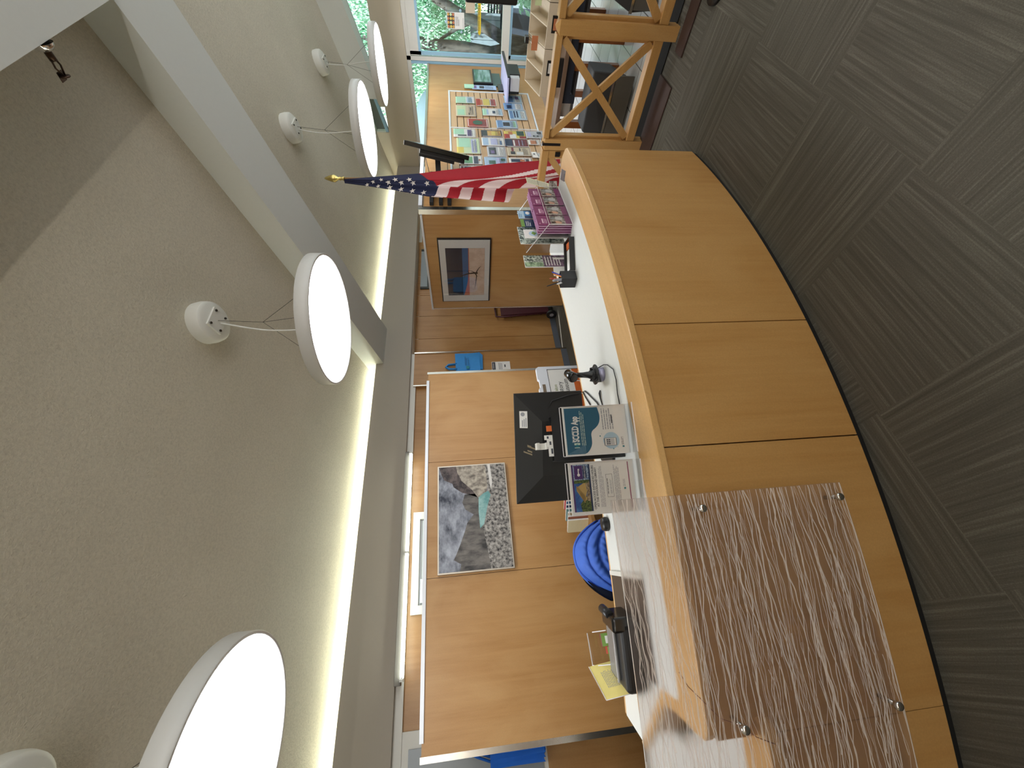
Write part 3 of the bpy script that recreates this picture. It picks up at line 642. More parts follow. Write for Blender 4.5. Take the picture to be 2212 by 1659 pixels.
# monitor
mo = thing('monitor', (.80, 1.775, TT), 'black computer monitor seen from behind, with an asset sticker', 'monitor')
u = V((.415, -.355, 0)).normalized(); n = u.cross(UP); L0 = V((.588, 1.938, 1.006)); wM, hM = .545, .329
A = lambda a, c, d=0: L0 + u * a * wM + UP * c * hM + n * d
b = B(); b.prism([A(0, 0, -.022), A(1, 0, -.022), A(1, 1, -.022), A(0, 1, -.022)], n * .016)
o4 = [A(0, 0, -.006), A(1, 0, -.006), A(1, 1, -.006), A(0, 1, -.006)]; i4 = [A(.27, -.0, .036), A(.76, -.0, .036), A(.76, .62, .036), A(.27, .62, .036)]
b.add(o4 + i4, [(0, 1, 5, 4), (1, 2, 6, 5), (2, 3, 7, 6), (3, 0, 4, 7), (4, 5, 6, 7)], 0); b.build('back_shell', SHELL, mo)
B().prism([A(.012, .03, -.0225), A(.988, .03, -.0225), A(.988, .985, -.0225), A(.012, .985, -.0225)], n * -.001).build('screen', BLACKG, mo)
b = B(); b.obox(A(.51, 0, .02) + UP * -.0, (.09, .02, .22), (u, n, UP)); b.build('stand_neck', BLACK, mo, .004); c = A(.51, 0, .0); B().obox(V((c.x, c.y, TT + .006)), (.22, .17, .012), (u, n, UP)).build('stand_base', BLACK, mo, .004)
def slopept(a, c, d=.001):  # point on the sloping upper back
    q = (1 - c) / .38; return A(a, c, -.006 + .042 * q + d)
b = B()
for a0, c0, c1 in ((.455, .765, .885), (.478, .765, .83), (.502, .70, .83), (.526, .775, .83)):
    b.add([slopept(a0, c0), slopept(a0 + .013, c0), slopept(a0 + .013 + (c1 - c0) * .22, c1), slopept(a0 + (c1 - c0) * .22, c1)], [(0, 1, 2, 3)])
pass
b.build('logo', plain('logo_silver', (150, 138, 116), .35, .6), mo)
b = B(); q = [slopept(.70, .82, .002), slopept(.85, .82, .002), slopept(.85, .93, .002), slopept(.70, .93, .002)]; b.add(q, [(0, 1, 2, 3)], 0)
for i in range(3): b.add([slopept(.71, .835 + i * .025, .003), slopept(.79 - .01 * i, .835 + i * .025, .003), slopept(.79 - .01 * i, .847 + i * .025, .003), slopept(.71, .847 + i * .025, .003)], [(0, 1, 2, 3)], 1)
b.add([slopept(.822 + .018 * math.cos(k * .524), .885 + .03 * math.sin(k * .524), .003) for k in range(12)], [tuple(range(12))], 1); b.build('asset_sticker', [PAPER, INKL], mo)
B().tube([A(.80, .45, .01), A(.86, .52, .016), A(.93, .45, .012), A(.97, .2, .006), A(.985, .03, .01)], .0028, 6).build('power_cable', BLACK, mo)
# black organiser with white tags behind the signs
og = thing('desk_organiser', (.73, 1.585, TT), 'black desk organiser with white tags just behind the app sign', 'desk organiser')
u2 = V((.195, -.075, 0)).normalized(); n2 = u2.cross(UP); c = V((.745, 1.545, TT))
b = B()
for d in (-.025, -.075): b.obox(c + n2 * d + UP * .16, (.20, .004, .318), (u2, n2, UP))
for q in (-.098, .098): b.obox(c + n2 * -.05 + u2 * q + UP * .16, (.004, .05, .318), (u2, n2, UP))
b.obox(c + n2 * -.05 + UP * .004, (.2, .05, .006), (u2, n2, UP)); b.build('body', BLACK, og)
b = B()
for q, h, w in ((-.055, .335, .045), (-.02, .34, .03), (.005, .35, .02)): b.obox(c + n2 * -.03 + u2 * q + UP * (h - .03), (w, .002, .07), (u2, n2, UP), 0); b.obox(c + n2 * -.0285 + u2 * q + UP * (h - .01), (w * .5, .001, .008), (u2, n2, UP), 1)
b.build('tag', [PAPER, INK], og)
b = B(); o = c + n2 * -.05 + u2 * -.03
for z, d, w in ((.30, 0, .03), (.395, -.004, .03)): pass
b.obox(o + UP * .345, (.028, .04, .008), (u2, n2, UP)); b.obox(o + UP * .385, (.028, .05, .012), (u2, n2, UP)); b.obox(o + n2 * -.024 + UP * .365, (.028, .006, .045), (u2, n2, UP)); b.build('bracket', WHITE, og)
B().obox(c + n2 * -.04 + u2 * .045 + UP * .325, (.025, .006, .03), (u2, n2, UP)).build('orange_tab', ORANGE, og)
# scanner on its stand
sc = thing('barcode_scanner', (1.108, 1.602, TT), 'black handheld barcode scanner upright in a weighted stand with coiled cable', 'scanner')
c = V((1.108, 1.602, TT))
B().lathe([(0, 0), (.036, 0), (.036, .006), (.031, .034), (0, .034)], c, 32).build('base', plain('base_lilac_grey', (150, 148, 172), .3, .3), sc)
b = B(); b.lathe([(.024, .034), (.05, .036), (.052, .041), (.026, .05), (.018, .062), (.0135, .10), (.012, .145), (.014, .155), (0, .157)], c, 24)
for a in (.5, 3.6): d = V((math.cos(a), math.sin(a), 0)); s2 = V((-d.y, d.x, 0)); b.prism([c + UP * .034 + d * .03 + s2 * .03, c + UP * .034 + d * .03 - s2 * .03, c + UP * .03 + d * .078, ], (0, 0, .01))
b.build('stem', BLACK, sc)
hd = V((-.82, -.52, -.22)).normalized()
hb = c + UP * .165 - hd * .02
b = B(); b.tube([hb - hd * .022, hb - hd * .014, hb + hd * .02, hb + hd * .048, hb + hd * .056], [.010, .021, .0235, .027, .022], 14); b.build('head', BLACKG, sc); 
B().tube([hb + hd * .052, hb + hd * .0565], [.019, .017], 12).build('lens_window', plain('lens_dark', (60, 54, 50), .1), sc)
B().tube([hb + UP * -.02 + hd * .006, hb + UP * -.045 + hd * .004], [.009, .006], 8).build('trigger', BLACK, sc)
pts = [hb - hd * .02 + UP * .004, hb - hd * .03 + UP * -.03, c + V((-.02, -.02, .11)), c + V((-.05, -.03, .065))]
for k in range(40): a = k * .5; pts.append(c + V((math.cos(a) * (.036 + .004 * math.sin(k)), math.sin(a) * (.036), .045 + .018 * ((k * 7) % 10) / 10)))
for x, y in ((1.126, 1.545), (1.098, 1.509), (1.034, 1.46), (.978, 1.463), (.92, 1.49), (.868, 1.50)): pts.append(V((x, y, TT + .004)))
B().tube(pts, .0026, 6).build('cable', BLACK, sc)
tag(B().tube([(1.09, 1.868, TT + .004), (1.168, 1.915, TT + .004), (1.222, 1.939, TT + .004), (1.20, 1.90, TT + .004), (1.161, 1.864, TT + .004), (1.037, 1.762, TT + .004), (.90, 1.70, TT + .004)], .004, 8).build('cable_loop', BLACK), 'loop of black cable lying on the white counter under the monitor corner', 'cable')
tag(B().tube([(1.063, 1.681, TT + .003), (1.05, 1.69, TT + .006), (1.028, 1.702, TT + .004), (.97, 1.70, TT + .003)], [.003, .006, .004, .003], 8).build('cable_end', BLACK), 'short black cable plug lying between the scanner and the cable loop', 'cable')
# pen cup and pens
pcx, pcy = 1.828, 1.618
pc = thing('pen_cup', (pcx, pcy, TT), 'black square pen cup on the white counter', 'pen cup')
b = B()
for dx, dy, w, d in ((-.034, 0, .003, .07), (.034, 0, .003, .07), (0, -.034, .07, .003), (0, .034, .07, .003)): b.box(pcx + dx - w / 2, pcy + dy - d / 2, TT, pcx + dx + w / 2, pcy + dy + d / 2, TT + .094)
b.box(pcx - .034, pcy - .034, TT, pcx + .034, pcy + .034, TT + .004); b.build('cup', BLACK, pc, .001)
for col, label, a, l, r, dx, dy in ((plain('pen_blue', (56, 62, 170), .3), 'blue pen leaning out of the black pen cup', (.55, -.1, 1), .15, .0048, .0, .0), (plain('pen_red', (176, 60, 50), .3), 'red pen in the black pen cup', (.42, .25, 1), .155, .0045, .005, .012), (plain('pen_orange', (226, 140, 60), .3), 'orange pencil in the black pen cup', (.25, -.2, 1), .135, .0042, .008, -.012), (GREYP, 'thick grey marker in the middle of the black pen cup', (-.1, .1, 1), .135, .008, -.008, .006), (LGREY, 'light grey pen leaning left out of the black pen cup', (-.5, .0, 1), .128, .006, -.01, -.008), (BLACK, 'thin black pen standing tallest in the black pen cup', (-.06, .35, 1), .175, .0035, .0, .01)):
    d = V(a).normalized(); hz = V((d.x, d.y, 0)); hz = hz.normalized() if hz.length > .12 else V((0, 0, 0)); p0 = V((pcx + dx * .5, pcy + dy * .5, TT + .006)) - hz * .016
    pn = thing('pen', p0, label, 'pen', 'pens in the black cup'); B().cyl(p0, p0 + d * l * .82, r, 10).build('barrel', col, pn); B().tube([p0 + d * l * .82, p0 + d * l * .97, p0 + d * l], [r, r * .8, r * .3], 10).build('tip', col, pn)
# tray of slips
tr = thing('slip_tray', (2.03, 1.57, TT), 'black shallow tray with white slips and an orange card, beside the leaflet holder', 'tray')
u3 = V((.20, -.14, 0)).normalized(); n3 = V((-u3.y, u3.x, 0)); c = V((1.985, 1.575, TT))
b = B(); b.obox(c + UP * .002, (.20, .13, .004), (u3, n3, UP))
for s2 in (-1, 1): b.obox(c + n3 * .063 * s2 + UP * .016, (.20, .006, .032), (u3, n3, UP)); b.obox(c + u3 * .098 * s2 + UP * .016, (.006, .13, .032), (u3, n3, UP))
b.build('tray', BLACK, tr, .001)
tag(B().obox(c + UP * .011 - u3 * .02, (.13, .10, .012), (u3, n3, UP)).build('slip_stack', PAPER), 'white paper slips lying in the black tray', 'paper slips')
tag(B().obox(c + UP * .012 + u3 * .07, (.04, .10, .012), (u3, n3, UP)).build('orange_card', ORANGE), 'orange card standing at the far end of the black tray', 'card')
# leaflet holder with its leaflets
u4 = V((.495, .052, 0)).normalized(); n4 = u4.cross(UP); h0 = V((2.092, 1.424, TT)); HW = .50
H = lambda a, d, z: h0 + u4 * a - n4 * d + UP * z
lh = thing('leaflet_holder', H(.25, .1, 0), 'clear acrylic tiered leaflet holder on the far end of the white counter', 'leaflet holder')
def pane(b, p, off, m=0): b.prism(p, off, m)
b = B(); pane(b, [H(0, 0, .0), H(HW, 0, 0), H(HW, 0, .148), H(0, 0, .148)], -n4 * .003); pane(b, [H(0, .085, 0), H(HW, .085, 0), H(HW, .085, .225), H(0, .085, .225)], -n4 * .003); pane(b, [H(0, .19, 0), H(HW, .19, 0), H(HW, .19, .27), H(0, .19, .27)], -n4 * .003)
for a in (0, .245, HW - .003): pane(b, [H(a, .0, 0), H(a, .19, 0), H(a, .19, .27), H(a, .003, .148)], u4 * .003)
b.box(0, 0, 0, 0, 0, 0) if False else None
b.build('pockets', ACR, lh)
b = B(); b.bar(H(0, 0, .148), H(HW, 0, .148), .003, .003); b.bar(H(0, 0, 0), H(0, 0, .148), .003, .003); b.bar(H(0, .19, .27), H(0, 0, .148), .003, .003); b.bar(H(HW, 0, 0), H(HW, 0, .148), .003, .003); b.bar(H(HW, .19, .27), H(HW, 0, .148), .003, .003); b.bar(H(0, .0, .002), H(0, .19, .002), .003, .004); b.bar(H(0, 0, .002), H(HW, 0, .002), .003, .003)
b.build('polished_edge', ACRE, lh)
mn = ['first', 'second', 'third', 'last']
mlab = ['maroon leaflet with a family photo at the near end of the holder\'s front row', 'maroon leaflet with a family photo, second from the near end of the holder', 'maroon leaflet with a family photo, third from the near end of the holder', 'maroon leaflet with a family photo at the far end of the holder']
for i in range(4):
    a0 = .006 + i * .122 + (.004 if i > 1 else 0); tilt = (.0, .012)[0]
    S = Sheet(H(a0, .008, .004), u4, UP, .113, .208); b = B(); b.prism([S.p(0, 0, 0), S.p(1, 0, 0), S.p(1, 1, 0), S.p(0, 1, 0)], -S.n * .003, 0)
    S.rect(b, 0, 0, 1, .62, 1, 1); S.rect(b, 0, 0, 1, .17, 0, 2)
    S.poly(b, [(.12, .3), (.3, .28), (.42, .40), (.36, .52), (.2, .5)], 2, 2); S.poly(b, [(.5, .25), (.8, .22), (.9, .4), (.7, .5), (.55, .42)], 3, 2); S.poly(b, [(.18, .45), (.36, .47), (.34, .58), (.2, .57)], 4, 2); S.poly(b, [(.58, .45), (.8, .44), (.8, .56), (.62, .58)], 5, 2)
    S.lines(b, .18, .7, .84, .70, 3, 6, 2, 20 + i); S.rect(b, .2, .82, .66, .865, 6, 2); S.rect(b, .12, .93, .2, .95, 6, 2)
    tag(b.build('leaflet', [MAROON, PHOTOG, SKIN, LGREY, plain('photo_hair', (60, 40, 34), .6) if 'photo_hair' not in MATS else MATS['photo_hair'], plain('photo_cloth', (150, 156, 160), .6) if 'photo_cloth' not in MATS else MATS['photo_cloth'], plain('print_pink', (226, 190, 212), .6) if 'print_pink' not in MATS else MATS['print_pink']]), mlab[i], 'leaflet', 'maroon leaflets in the front row')
    b = B()
    for k in range(7): b.prism([H(a0, .014 + k * .0075, .004), H(a0 + .113, .014 + k * .0075, .004), H(a0 + .113, .014 + k * .0075, .206 + .001 * k), H(a0, .014 + k * .0075, .206 + .001 * k)], -n4 * .0055, k % 2)
    o = tag(b.build('leaflet_stack', [MAROONL, MAROON]), 'packed leaflet copies with pink edges behind the ' + ('near end', 'second', 'third', 'far end')[i] + ' maroon leaflet', 'leaflets'); o['kind'] = 'stuff'
def leaflet(a, d, w, h, z, mats, fn, label, name='leaflet', grp='leaflets in the back rows of the holder', tilt=0.0):
    S = Sheet(H(a, d, z), u4, UP + n4 * tilt, w, h); b = B(); b.prism([S.p(0, 0, 0), S.p(1, 0, 0), S.p(1, 1, 0), S.p(0, 1, 0)], -S.n * .004, 0); fn(S, b); tag(b.build(name, mats), label, 'leaflet', grp)
leaflet(.252, .094, .10, .29, .004, [LBLUE, plain('print_cyan_blue', (60, 130, 180), .5), NAVY, PAPER], lambda S, b: (S.rect(b, 0, 0, 1, .86, 2), S.rect(b, .3, .72, .95, .86, 1, 2), S.poly(b, [(.65 + .2 * math.cos(k * .524), .78 + .05 * math.sin(k * .524)) for k in range(12)], 3, 3), S.lines(b, .1, .7, .98, .9, 2, 1, 2, 2)), 'light blue and navy leaflet with a white seal behind the maroon leaflets')
leaflet(.143, .094, .095, .285, .004, [NAVY, GREEN, PAPER, plain('print_mauve', (120, 70, 110), .5)], lambda S, b: (S.rect(b, 0, .92, 1, 1, 1), S.lines(b, .1, .8, .88, .76, 3, 2, 1, 6), S.rect(b, .1, .5, .9, .66, 3)), 'navy leaflet with a green top stripe behind the maroon leaflets')
leaflet(.01, .094, .10, .28, .004, [PAPER, GREEN, INKL, LBLUE], lambda S, b: (S.poly(b, [(.5 + .3 * math.cos(k * .524), .80 + .1 * math.sin(k * .524)) for k in range(12)], 3), S.poly(b, [(.3, .78), (.55, .72), (.75, .80), (.5, .84)], 1, 2), S.lines(b, .1, .9, .66, .6, 2, 2, 1, 9)), 'white leaflet with a round green leaf emblem behind the maroon leaflets')
leaflet(.03, .145, .205, .285, .02, [PAPER, two('cover_trees', (30, 50, 40), (216, 224, 214), 60), two('cover_lawn', (60, 86, 60), (170, 196, 160), 30), MAROON], lambda S, b: (S.rect(b, 0, .0, 1, 1, 1), S.rect(b, 0, 0, 1, .0, 2)), 'large white backed sheet standing at the very back of the holder')
# magazine fanning out on the near side of the holder
o = H(-.105, .10, .0)
ub = (V((.085, -.02, 0))).normalized()
S = Sheet(V((1.995, 1.66, TT + .01)), V((.98, .06, 0)), UP, .12, .27); b = B(); b.prism([S.p(0, 0, 0), S.p(1, 0, 0), S.p(1, 1, 0), S.p(0, 1, 0)], -S.n * .006, 0); S.rect(b, 0, .55, 1, 1, 1); S.rect(b, 0, 0, 1, .55, 3); S.rect(b, 0, .55, .38, 1, 2, 2); S.lines(b, .1, .9, .5, .1, 6, 4, 2, 3)
tag(b.build('magazine', [PAPER, MATS['cover_trees'], MATS['cover_lawn'], two('cover_dark', (44, 40, 44), (130, 100, 126), 40), PAPER]), 'green and white magazine at the near end of the leaflet holder, above the tray', 'magazine')
tag(B().obox(V((2.03, 1.69, TT + .045)), (.12, .004, .09), (V((.85, -.5, 0)).normalized(), V((.5, .85, 0)).normalized(), UP)).obox(V((2.05, 1.70, TT + .03)), (.13, .004, .06), (V((.9, -.4, 0)).normalized(), V((.4, .9, 0)).normalized(), UP)).build('white_slips', PAPER), 'loose white slips tucked behind the near end of the leaflet holder', 'slips')
S = Sheet(H(.50, .03, .065), u4, UP + u4 * .0, .05, .10)
S = Sheet(V((2.60, 1.50, TT + .045)), (.6, -.3, .12), (.30, -.1, 1), .045, .17); b = B(); S.sheet(b, 0, .001); S.lines(b, .1, .9, .95, .1, 12, 1, 1, 4); S.rect(b, .2, .5, .9, .53, 2)
tag(b.build('bookmark_list', [plain('list_paper', (222, 220, 190), .6), INKL, INK]), 'narrow cream list leaning out of the holder towards the flag', 'leaflet')
tag(B().obox(V((2.615, 1.485, TT + .03)), (.07, .004, .055), (V((.8, -.5, 0)).normalized(), V((.5, .8, 0)).normalized(), UP)).build('photo_card', PHOTOG), 'small photo card below the narrow cream list', 'card')
# puck, desk pad, printer, card bin, yellow sheet at the near end
tag(B().lathe([(0, 0), (.033, 0), (.035, .004), (.035, .016), (.032, .022), (.03, .030), (.0, .032)], (.487, 2.045, TT), 36).build('round_puck', BLACK), 'black round desk speaker at the inner edge of the counter', 'desk speaker')
b = B(); pd = [P(5.46, -17.9 - i * .5, TT) for i in range(9)] + [P(5.07, -22.2 + i * .47, TT) for i in range(9)]
b.prism(pd, (0, 0, .004)); dp = tag(b.build('desk_pad', PAD), 'dark brown desk pad with a white edge under the black printer', 'desk pad')
b = B(); b.prism([P(5.07, -18.42, TT), P(5.07, -18.2, TT), P(5.46, -17.7, TT), P(5.46, -17.9, TT)], (0, 0, .012)); b.build('white_edge', WHITE, dp)
pr2 = thing('receipt_printer', (-.03, 2.03, TT), 'black receipt printer with a grey lid on the desk pad', 'printer')
up = V((-.9, .33, 0)).normalized(); np_ = V((.33, .9, 0)).normalized(); c = V((-.04, 2.03, TT + .0045)); ax = (up, np_, UP)
B().obox(c + UP * .045, (.27, .19, .09), ax).build('body', BLACK, pr2, .018, 3); B().obox(c + UP * .093 + np_ * .03, (.22, .10, .012), ax).build('lid', plain('lid_grey', (112, 112, 110), .3), pr2, .004)
B().obox(c + UP * .10 + np_ * -.02, (.23, .006, .006), ax).build('paper_slot', LGREY, pr2); B().obox(c - up * .12 + UP * .072 - np_ * .02, (.06, .15, .10), ax).build('front_cover', BLACKG, pr2, .012, 3)
b = B(); b.cyl(c - up * .145 + UP * .11 + np_ * .07, c - up * .145 + UP * .11 - np_ * .03, .018, 16); b.build('handle', BLACK, pr2)
cb = thing('card_bin', (-.03, 2.21, TT), 'clear slanted plastic bin of small booklets behind the printer', 'bin')
cx0, cx1 = -.095, .035; b = B()
for x in (cx0, cx1): b.prism([(x, 2.145, TT + .006), (x, 2.275, TT + .006), (x, 2.275, TT + .15), (x, 2.19, TT + .145), (x, 2.145, TT + .09)], (.003, 0, 0))
b.box(cx0, 2.272, TT + .006, cx1, 2.275, TT + .15); b.box(cx0, 2.145, TT + .006, cx1, 2.148, TT + .04); b.box(cx0, 2.145, TT + .0045, cx1, 2.275, TT + .008); b.build('shell', ACR, cb)
b = B(); b.bar((cx0, 2.275, TT + .15), (cx1, 2.275, TT + .15), .003, .004); b.bar((cx0, 2.19, TT + .145), (cx0, 2.275, TT + .15), .003, .004); b.bar((cx0, 2.145, TT + .09), (cx0, 2.19, TT + .145), .004, .004); b.bar((cx1, 2.145, TT + .09), (cx1, 2.19, TT + .145), .004, .004); b.build('rim', ACRE, cb)
for col, x, y, z, t, lb in ((GREEN, .0, 2.20, .06, 0, 'green and white booklet on top in the clear bin'), (plain('booklet_red', (196, 70, 56), .5), -.03, 2.215, .045, .1, 'red booklet in the middle of the clear bin'), (plain('booklet_lime', (140, 170, 80), .5), -.055, 2.20, .04, .2, 'lime booklet at the lower end of the clear bin'), (plain('booklet_rose', (150, 80, 84), .5), .0, 2.238, .055, 0, 'rose coloured booklet against the back of the clear bin')):
    b = B(); a2 = (V((1, 0, 0)), V((0, .8, -.3)).normalized(), V((0, .3, .8)).normalized()); c2 = V((x, y, TT + z)); b.obox(c2, (.052, .016, .085), a2); b.obox(c2 - a2[1] * .0085 + a2[2] * .01, (.03, .001, .03), a2, 1); tag(b.build('booklet', [col, PAPER]), lb, 'booklet', 'booklets in the clear bin')
S = Sheet((-.222, 2.185, TT + .012), (.145, .03, .07), (-.02, .10, 1), .155, .125)
S = Sheet((-.205, 2.155, TT + .012), (1, .10, .40), (-.12, .25, 1), .135, .13); b = B(); S.sheet(b, 0, .002); S.lines(b, .3, .8, .72, .1, 12, 1, 1, 12); ys = thing('yellow_sheet', (-.15, 2.17, TT), 'yellow printed sheet in a clear sleeve propped behind the printer', 'sheet'); b.build('page', [YELLOW, INKL], ys)
b = B()
for q0, q1 in (((0, 0), (0, 1)), ((0, 1), (1, 1)), ((0, 0), (1, 0))): b.bar(S.p(*q0, 0), S.p(*q1, 0), .003, .003)
b.build('sleeve', ACRE, ys)
tag(B().obox((-.185, 2.12, TT + .01), (.07, .05, .018), (V((.95, .3, 0)).normalized(), V((-.3, .95, 0)).normalized(), UP)).build('note_pad', PAPER), 'small white note pad under the yellow sheet', 'note pad')

# ------------------------------------------------------------------ office side of the counter
ch = thing('office_chair', (.45, 2.83, 0), 'black office chair behind the counter, mostly hidden by a blue jacket', 'chair')
def dome(x, cx=.45, hw=.255, zt=.862): q = min(1, abs((x - cx) / hw)); return zt - .17 * q ** 2.4
b = B(); b.grid(lambda a, c: (.20 + .49 * a, 2.79 + .06 * (1 - (2 * a - 1) ** 2), .46 + (dome(.20 + .49 * a, .445, .25, .855) - .46) * c), 20, 12)
b.grid(lambda a, c: (.20 + .49 * a, 2.85 + .05 * (1 - (2 * a - 1) ** 2), .46 + (dome(.20 + .49 * a, .445, .25, .855) - .46) * c), 20, 12); b.build('backrest', BLACK, ch)
B().box(.22, 2.35, .44, .67, 2.80, .50).build('seat', BLACK, ch, .03, 3); B().cyl((.445, 2.58, .10), (.445, 2.58, .44), .03, 16).build('post', BLACK, ch); B().bar((.445, 2.80, .47), (.445, 2.86, .62), .06, .015).build('back_bracket', BLACK, ch)
for k in range(5):
    a = 2 * math.pi * k / 5; e = V((.445 + .28 * math.cos(a), 2.58 + .28 * math.sin(a), .07)); b = B(); b.bar((.445, 2.58, .11), e, .04, .03); b.build('base_leg', BLACK, ch); B().cyl(e + V((0, .012, -.035)), e + V((0, -.012, -.035)), .03, 12).build('caster', BLACK, ch)
def jk(a, c):
    x = .235 + .47 * a; q = (2 * a - 1); z0 = .52; zt = .884 - .205 * abs(q) ** 2.3; z = z0 + (zt - z0) * c
    puff = .030 * abs(math.sin((zt - z) * math.pi / .072)) ** .5 + .0022 * math.sin(a * 60 + 3 * math.sin(z * 50))
    y = 2.745 + .05 * q * q - puff * (1 - c ** 8) + .075 * c ** 6
    return (x, y, z)
jt = thing('puffer_jacket', (.46, 2.76, .5), 'bright blue quilted jacket draped over the office chair back', 'jacket')
B().grid(jk, 90, 110).build('shell', JACKET, jt)
def jb(a, c):
    x, y, z = jk(a, 1); z0 = .60; return (x, 2.82 + .10 * math.sin(c * 1.57) - .0, z - (z - z0) * c)
B().grid(jb, 30, 14).build('back_side', JACKET, jt)
pts = []
for i in range(25): a = i / 24; x, y, z = jk(a, 1); pts.append((x, y + .006, z + .002))
B().tube(pts, .009, 8).build('hem', JACKET, jt)
# low stand with paperbacks by the divider
bs = thing('side_table', (1.2, 3.75, 0), 'low maple side table against the long divider, under a row of paperbacks', 'table')
B().box(.80, 3.55, .47, 1.75, 3.88, .50).build('table_top', MAPLE_D, bs)
for x in (.84, 1.71):
    for y in (3.58, 3.85): B().box(x - .02, y - .02, 0, x + .02, y + .02, .47).build('leg', MAPLE_D, bs)
bk = [('cream', (226, 214, 176), 'cream paperback with a blue panel lying nearest the blue jacket'), ('brown', (150, 92, 70), 'brown paperback next to the cream one on the low table'), ('tan', (190, 170, 130), 'tan paperback in the row on the low table'), ('teal', (110, 150, 150), 'grey teal paperback in the row on the low table'), ('navy', (40, 52, 90), 'navy paperback in the row on the low table'), ('blue', (40, 90, 130), 'blue paperback in the row on the low table'), ('red', (200, 66, 70), 'red paperback far along the row on the low table'), ('white', (220, 220, 214), 'white paperback with lime pages, last of the row beside the monitor')]
for i, (nm, col, lb) in enumerate(bk):
    x = .87 + i * .034; ax = (V((.78, .6, 0)), V((-.6, .78, 0)), UP); w, h = .13, .19 - .006 * (i % 3)
    c = V((x + .02, 3.70 - .004 * i, .501 + h / 2)); bt = thing('paperback', (c.x, c.y, .5), lb, 'book', 'paperbacks on the low table')
    B().obox(c, (.021, w, h), ax).build('cover', plain('book_' + nm, col, .5), bt); B().obox(c - ax[1] * .0 + ax[1] * -.003, (.016, w, h + .002), ax).build('pages', PAPER, bt)
    b = B(); b.obox(c + ax[0] * .011, (.001, w * .7, h * .3), ax); b.build('cover_print', INKL if i % 2 else NAVY, bt)
# history museum sign
hs = thing('sandwich_sign', (2.0, 2.66, 0), 'white plastic history museum floor sign with an orange band, behind the scanner', 'sign')
LW, RW, YS = 1.27, 1.897, 2.60
b = B(); th = .03; zt = .985
out = [(LW, .03), (RW, .03), (RW, .965), (RW - .015, zt), (RW - .12, zt), (RW - .13, zt - .012), (RW - .20, zt - .012), (RW - .21, zt), (LW + .21, zt), (LW + .20, zt - .012), (LW + .13, zt - .012), (LW + .12, zt), (LW + .015, zt), (LW, .965)]
b.prism([(x, YS, z) for x, z in out], (0, th, 0)); b.prism([(LW, 2.95, .03), (RW, 2.95, .03), (RW, 2.66, zt - .03), (LW, 2.66, zt - .03)], (0, th, 0)); b.build('board', plain('sign_plastic', (222, 226, 234), .4, var=.02), hs)
b = B(); b.box((LW + RW) / 2 - .14, YS - .001, zt - .055, (LW + RW) / 2 + .14, YS, zt - .03); b.build('handle_slot', plain('slot_shade', (120, 104, 86), .6), hs)
S = Sheet((LW + .045, YS - .002, .30), (1, 0, 0), UP, RW - LW - .075, .60); b = B(); S.sheet(b, 0); S.rect(b, 0, .33, 1, .66, 1)
S.text(b, 'los altos', .53, .90, .036, 2, 2, 'LEFT', .9); S.text(b, 'history', .53, .825, .054, 3, 2, squeeze=.88); S.text(b, 'museum', .53, .745, .054, 3, 2, squeeze=.88); S.text(b, 'Open Today', .5, .50, .105, 0, 2, 'CENTER', .92)
for q in ((0, 0, 1, .008), (0, .992, 1, 1), (.992, 0, 1, 1), (0, 0, .008, 1)): S.rect(b, *q, 3, 3)
b.build('sign_face', [PAPER, ORANGE, plain('print_olive', (140, 150, 70), .5), plain('print_charcoal', (54, 54, 58), .5)], hs)
# tote bag and notice on the back wall
tb = thing('tote_bag', (3.55, 4.66, 1.29), 'sky blue tote bag hanging on the back wall between the dividers', 'bag')
b = B(); b.grid(lambda a, c: (3.37 + .345 * a - .01 * c, 4.668 - .03 * math.sin(a * 3.14) * (1 - .5 * c) - .006 * math.sin(a * 9 + c * 4), 1.335 + .35 * c + .01 * a), 16, 12); b.box(3.372, 4.672, 1.33, 3.71, 4.690, 1.68)
b.prism([(3.40, 4.645, 1.335), (3.71, 4.645, 1.345), (3.66, 4.66, 1.29), (3.40, 4.66, 1.30)], (0, .03, 0)); b.build('body', TOTE, tb)
for y in (4.655, 4.672): B().tube([(3.42, y, 1.67), (3.425, y, 1.78), (3.46, y, 1.828), (3.50, y, 1.79), (3.51, y, 1.67)], .012, 8).build('handle', TOTE, tb)
b = B(); S = Sheet((3.40, 4.632, 1.47), (1, 0, 0), UP, .22, .09); S.rect(b, 0, .25, .22, .75, 0, 1); S.lines(b, .27, 1, .9, .5, 2, 1, 1, 31); S.lines(b, .27, .95, .42, .2, 2, 1, 1, 3); b.build('print', [TEAL2, plain('tote_print_dark', (30, 80, 120), .6)], tb)
S = Sheet((3.385, 4.694, .895), (1, 0, 0), UP, .165, .27); b = B(); S.sheet(b, 0); S.rect(b, .04, .80, .96, .98, 1, 1); S.lines(b, .25, .9, .92, .86, 1, 0, 2, 4); S.lines(b, .1, .9, .62, .40, 3, 1, 1, 14); S.rect(b, .38, .25, .66, .32, 1); tag(b.build('notice', [PAPER, INK]), 'white notice with a black header below the hanging tote bag', 'notice')
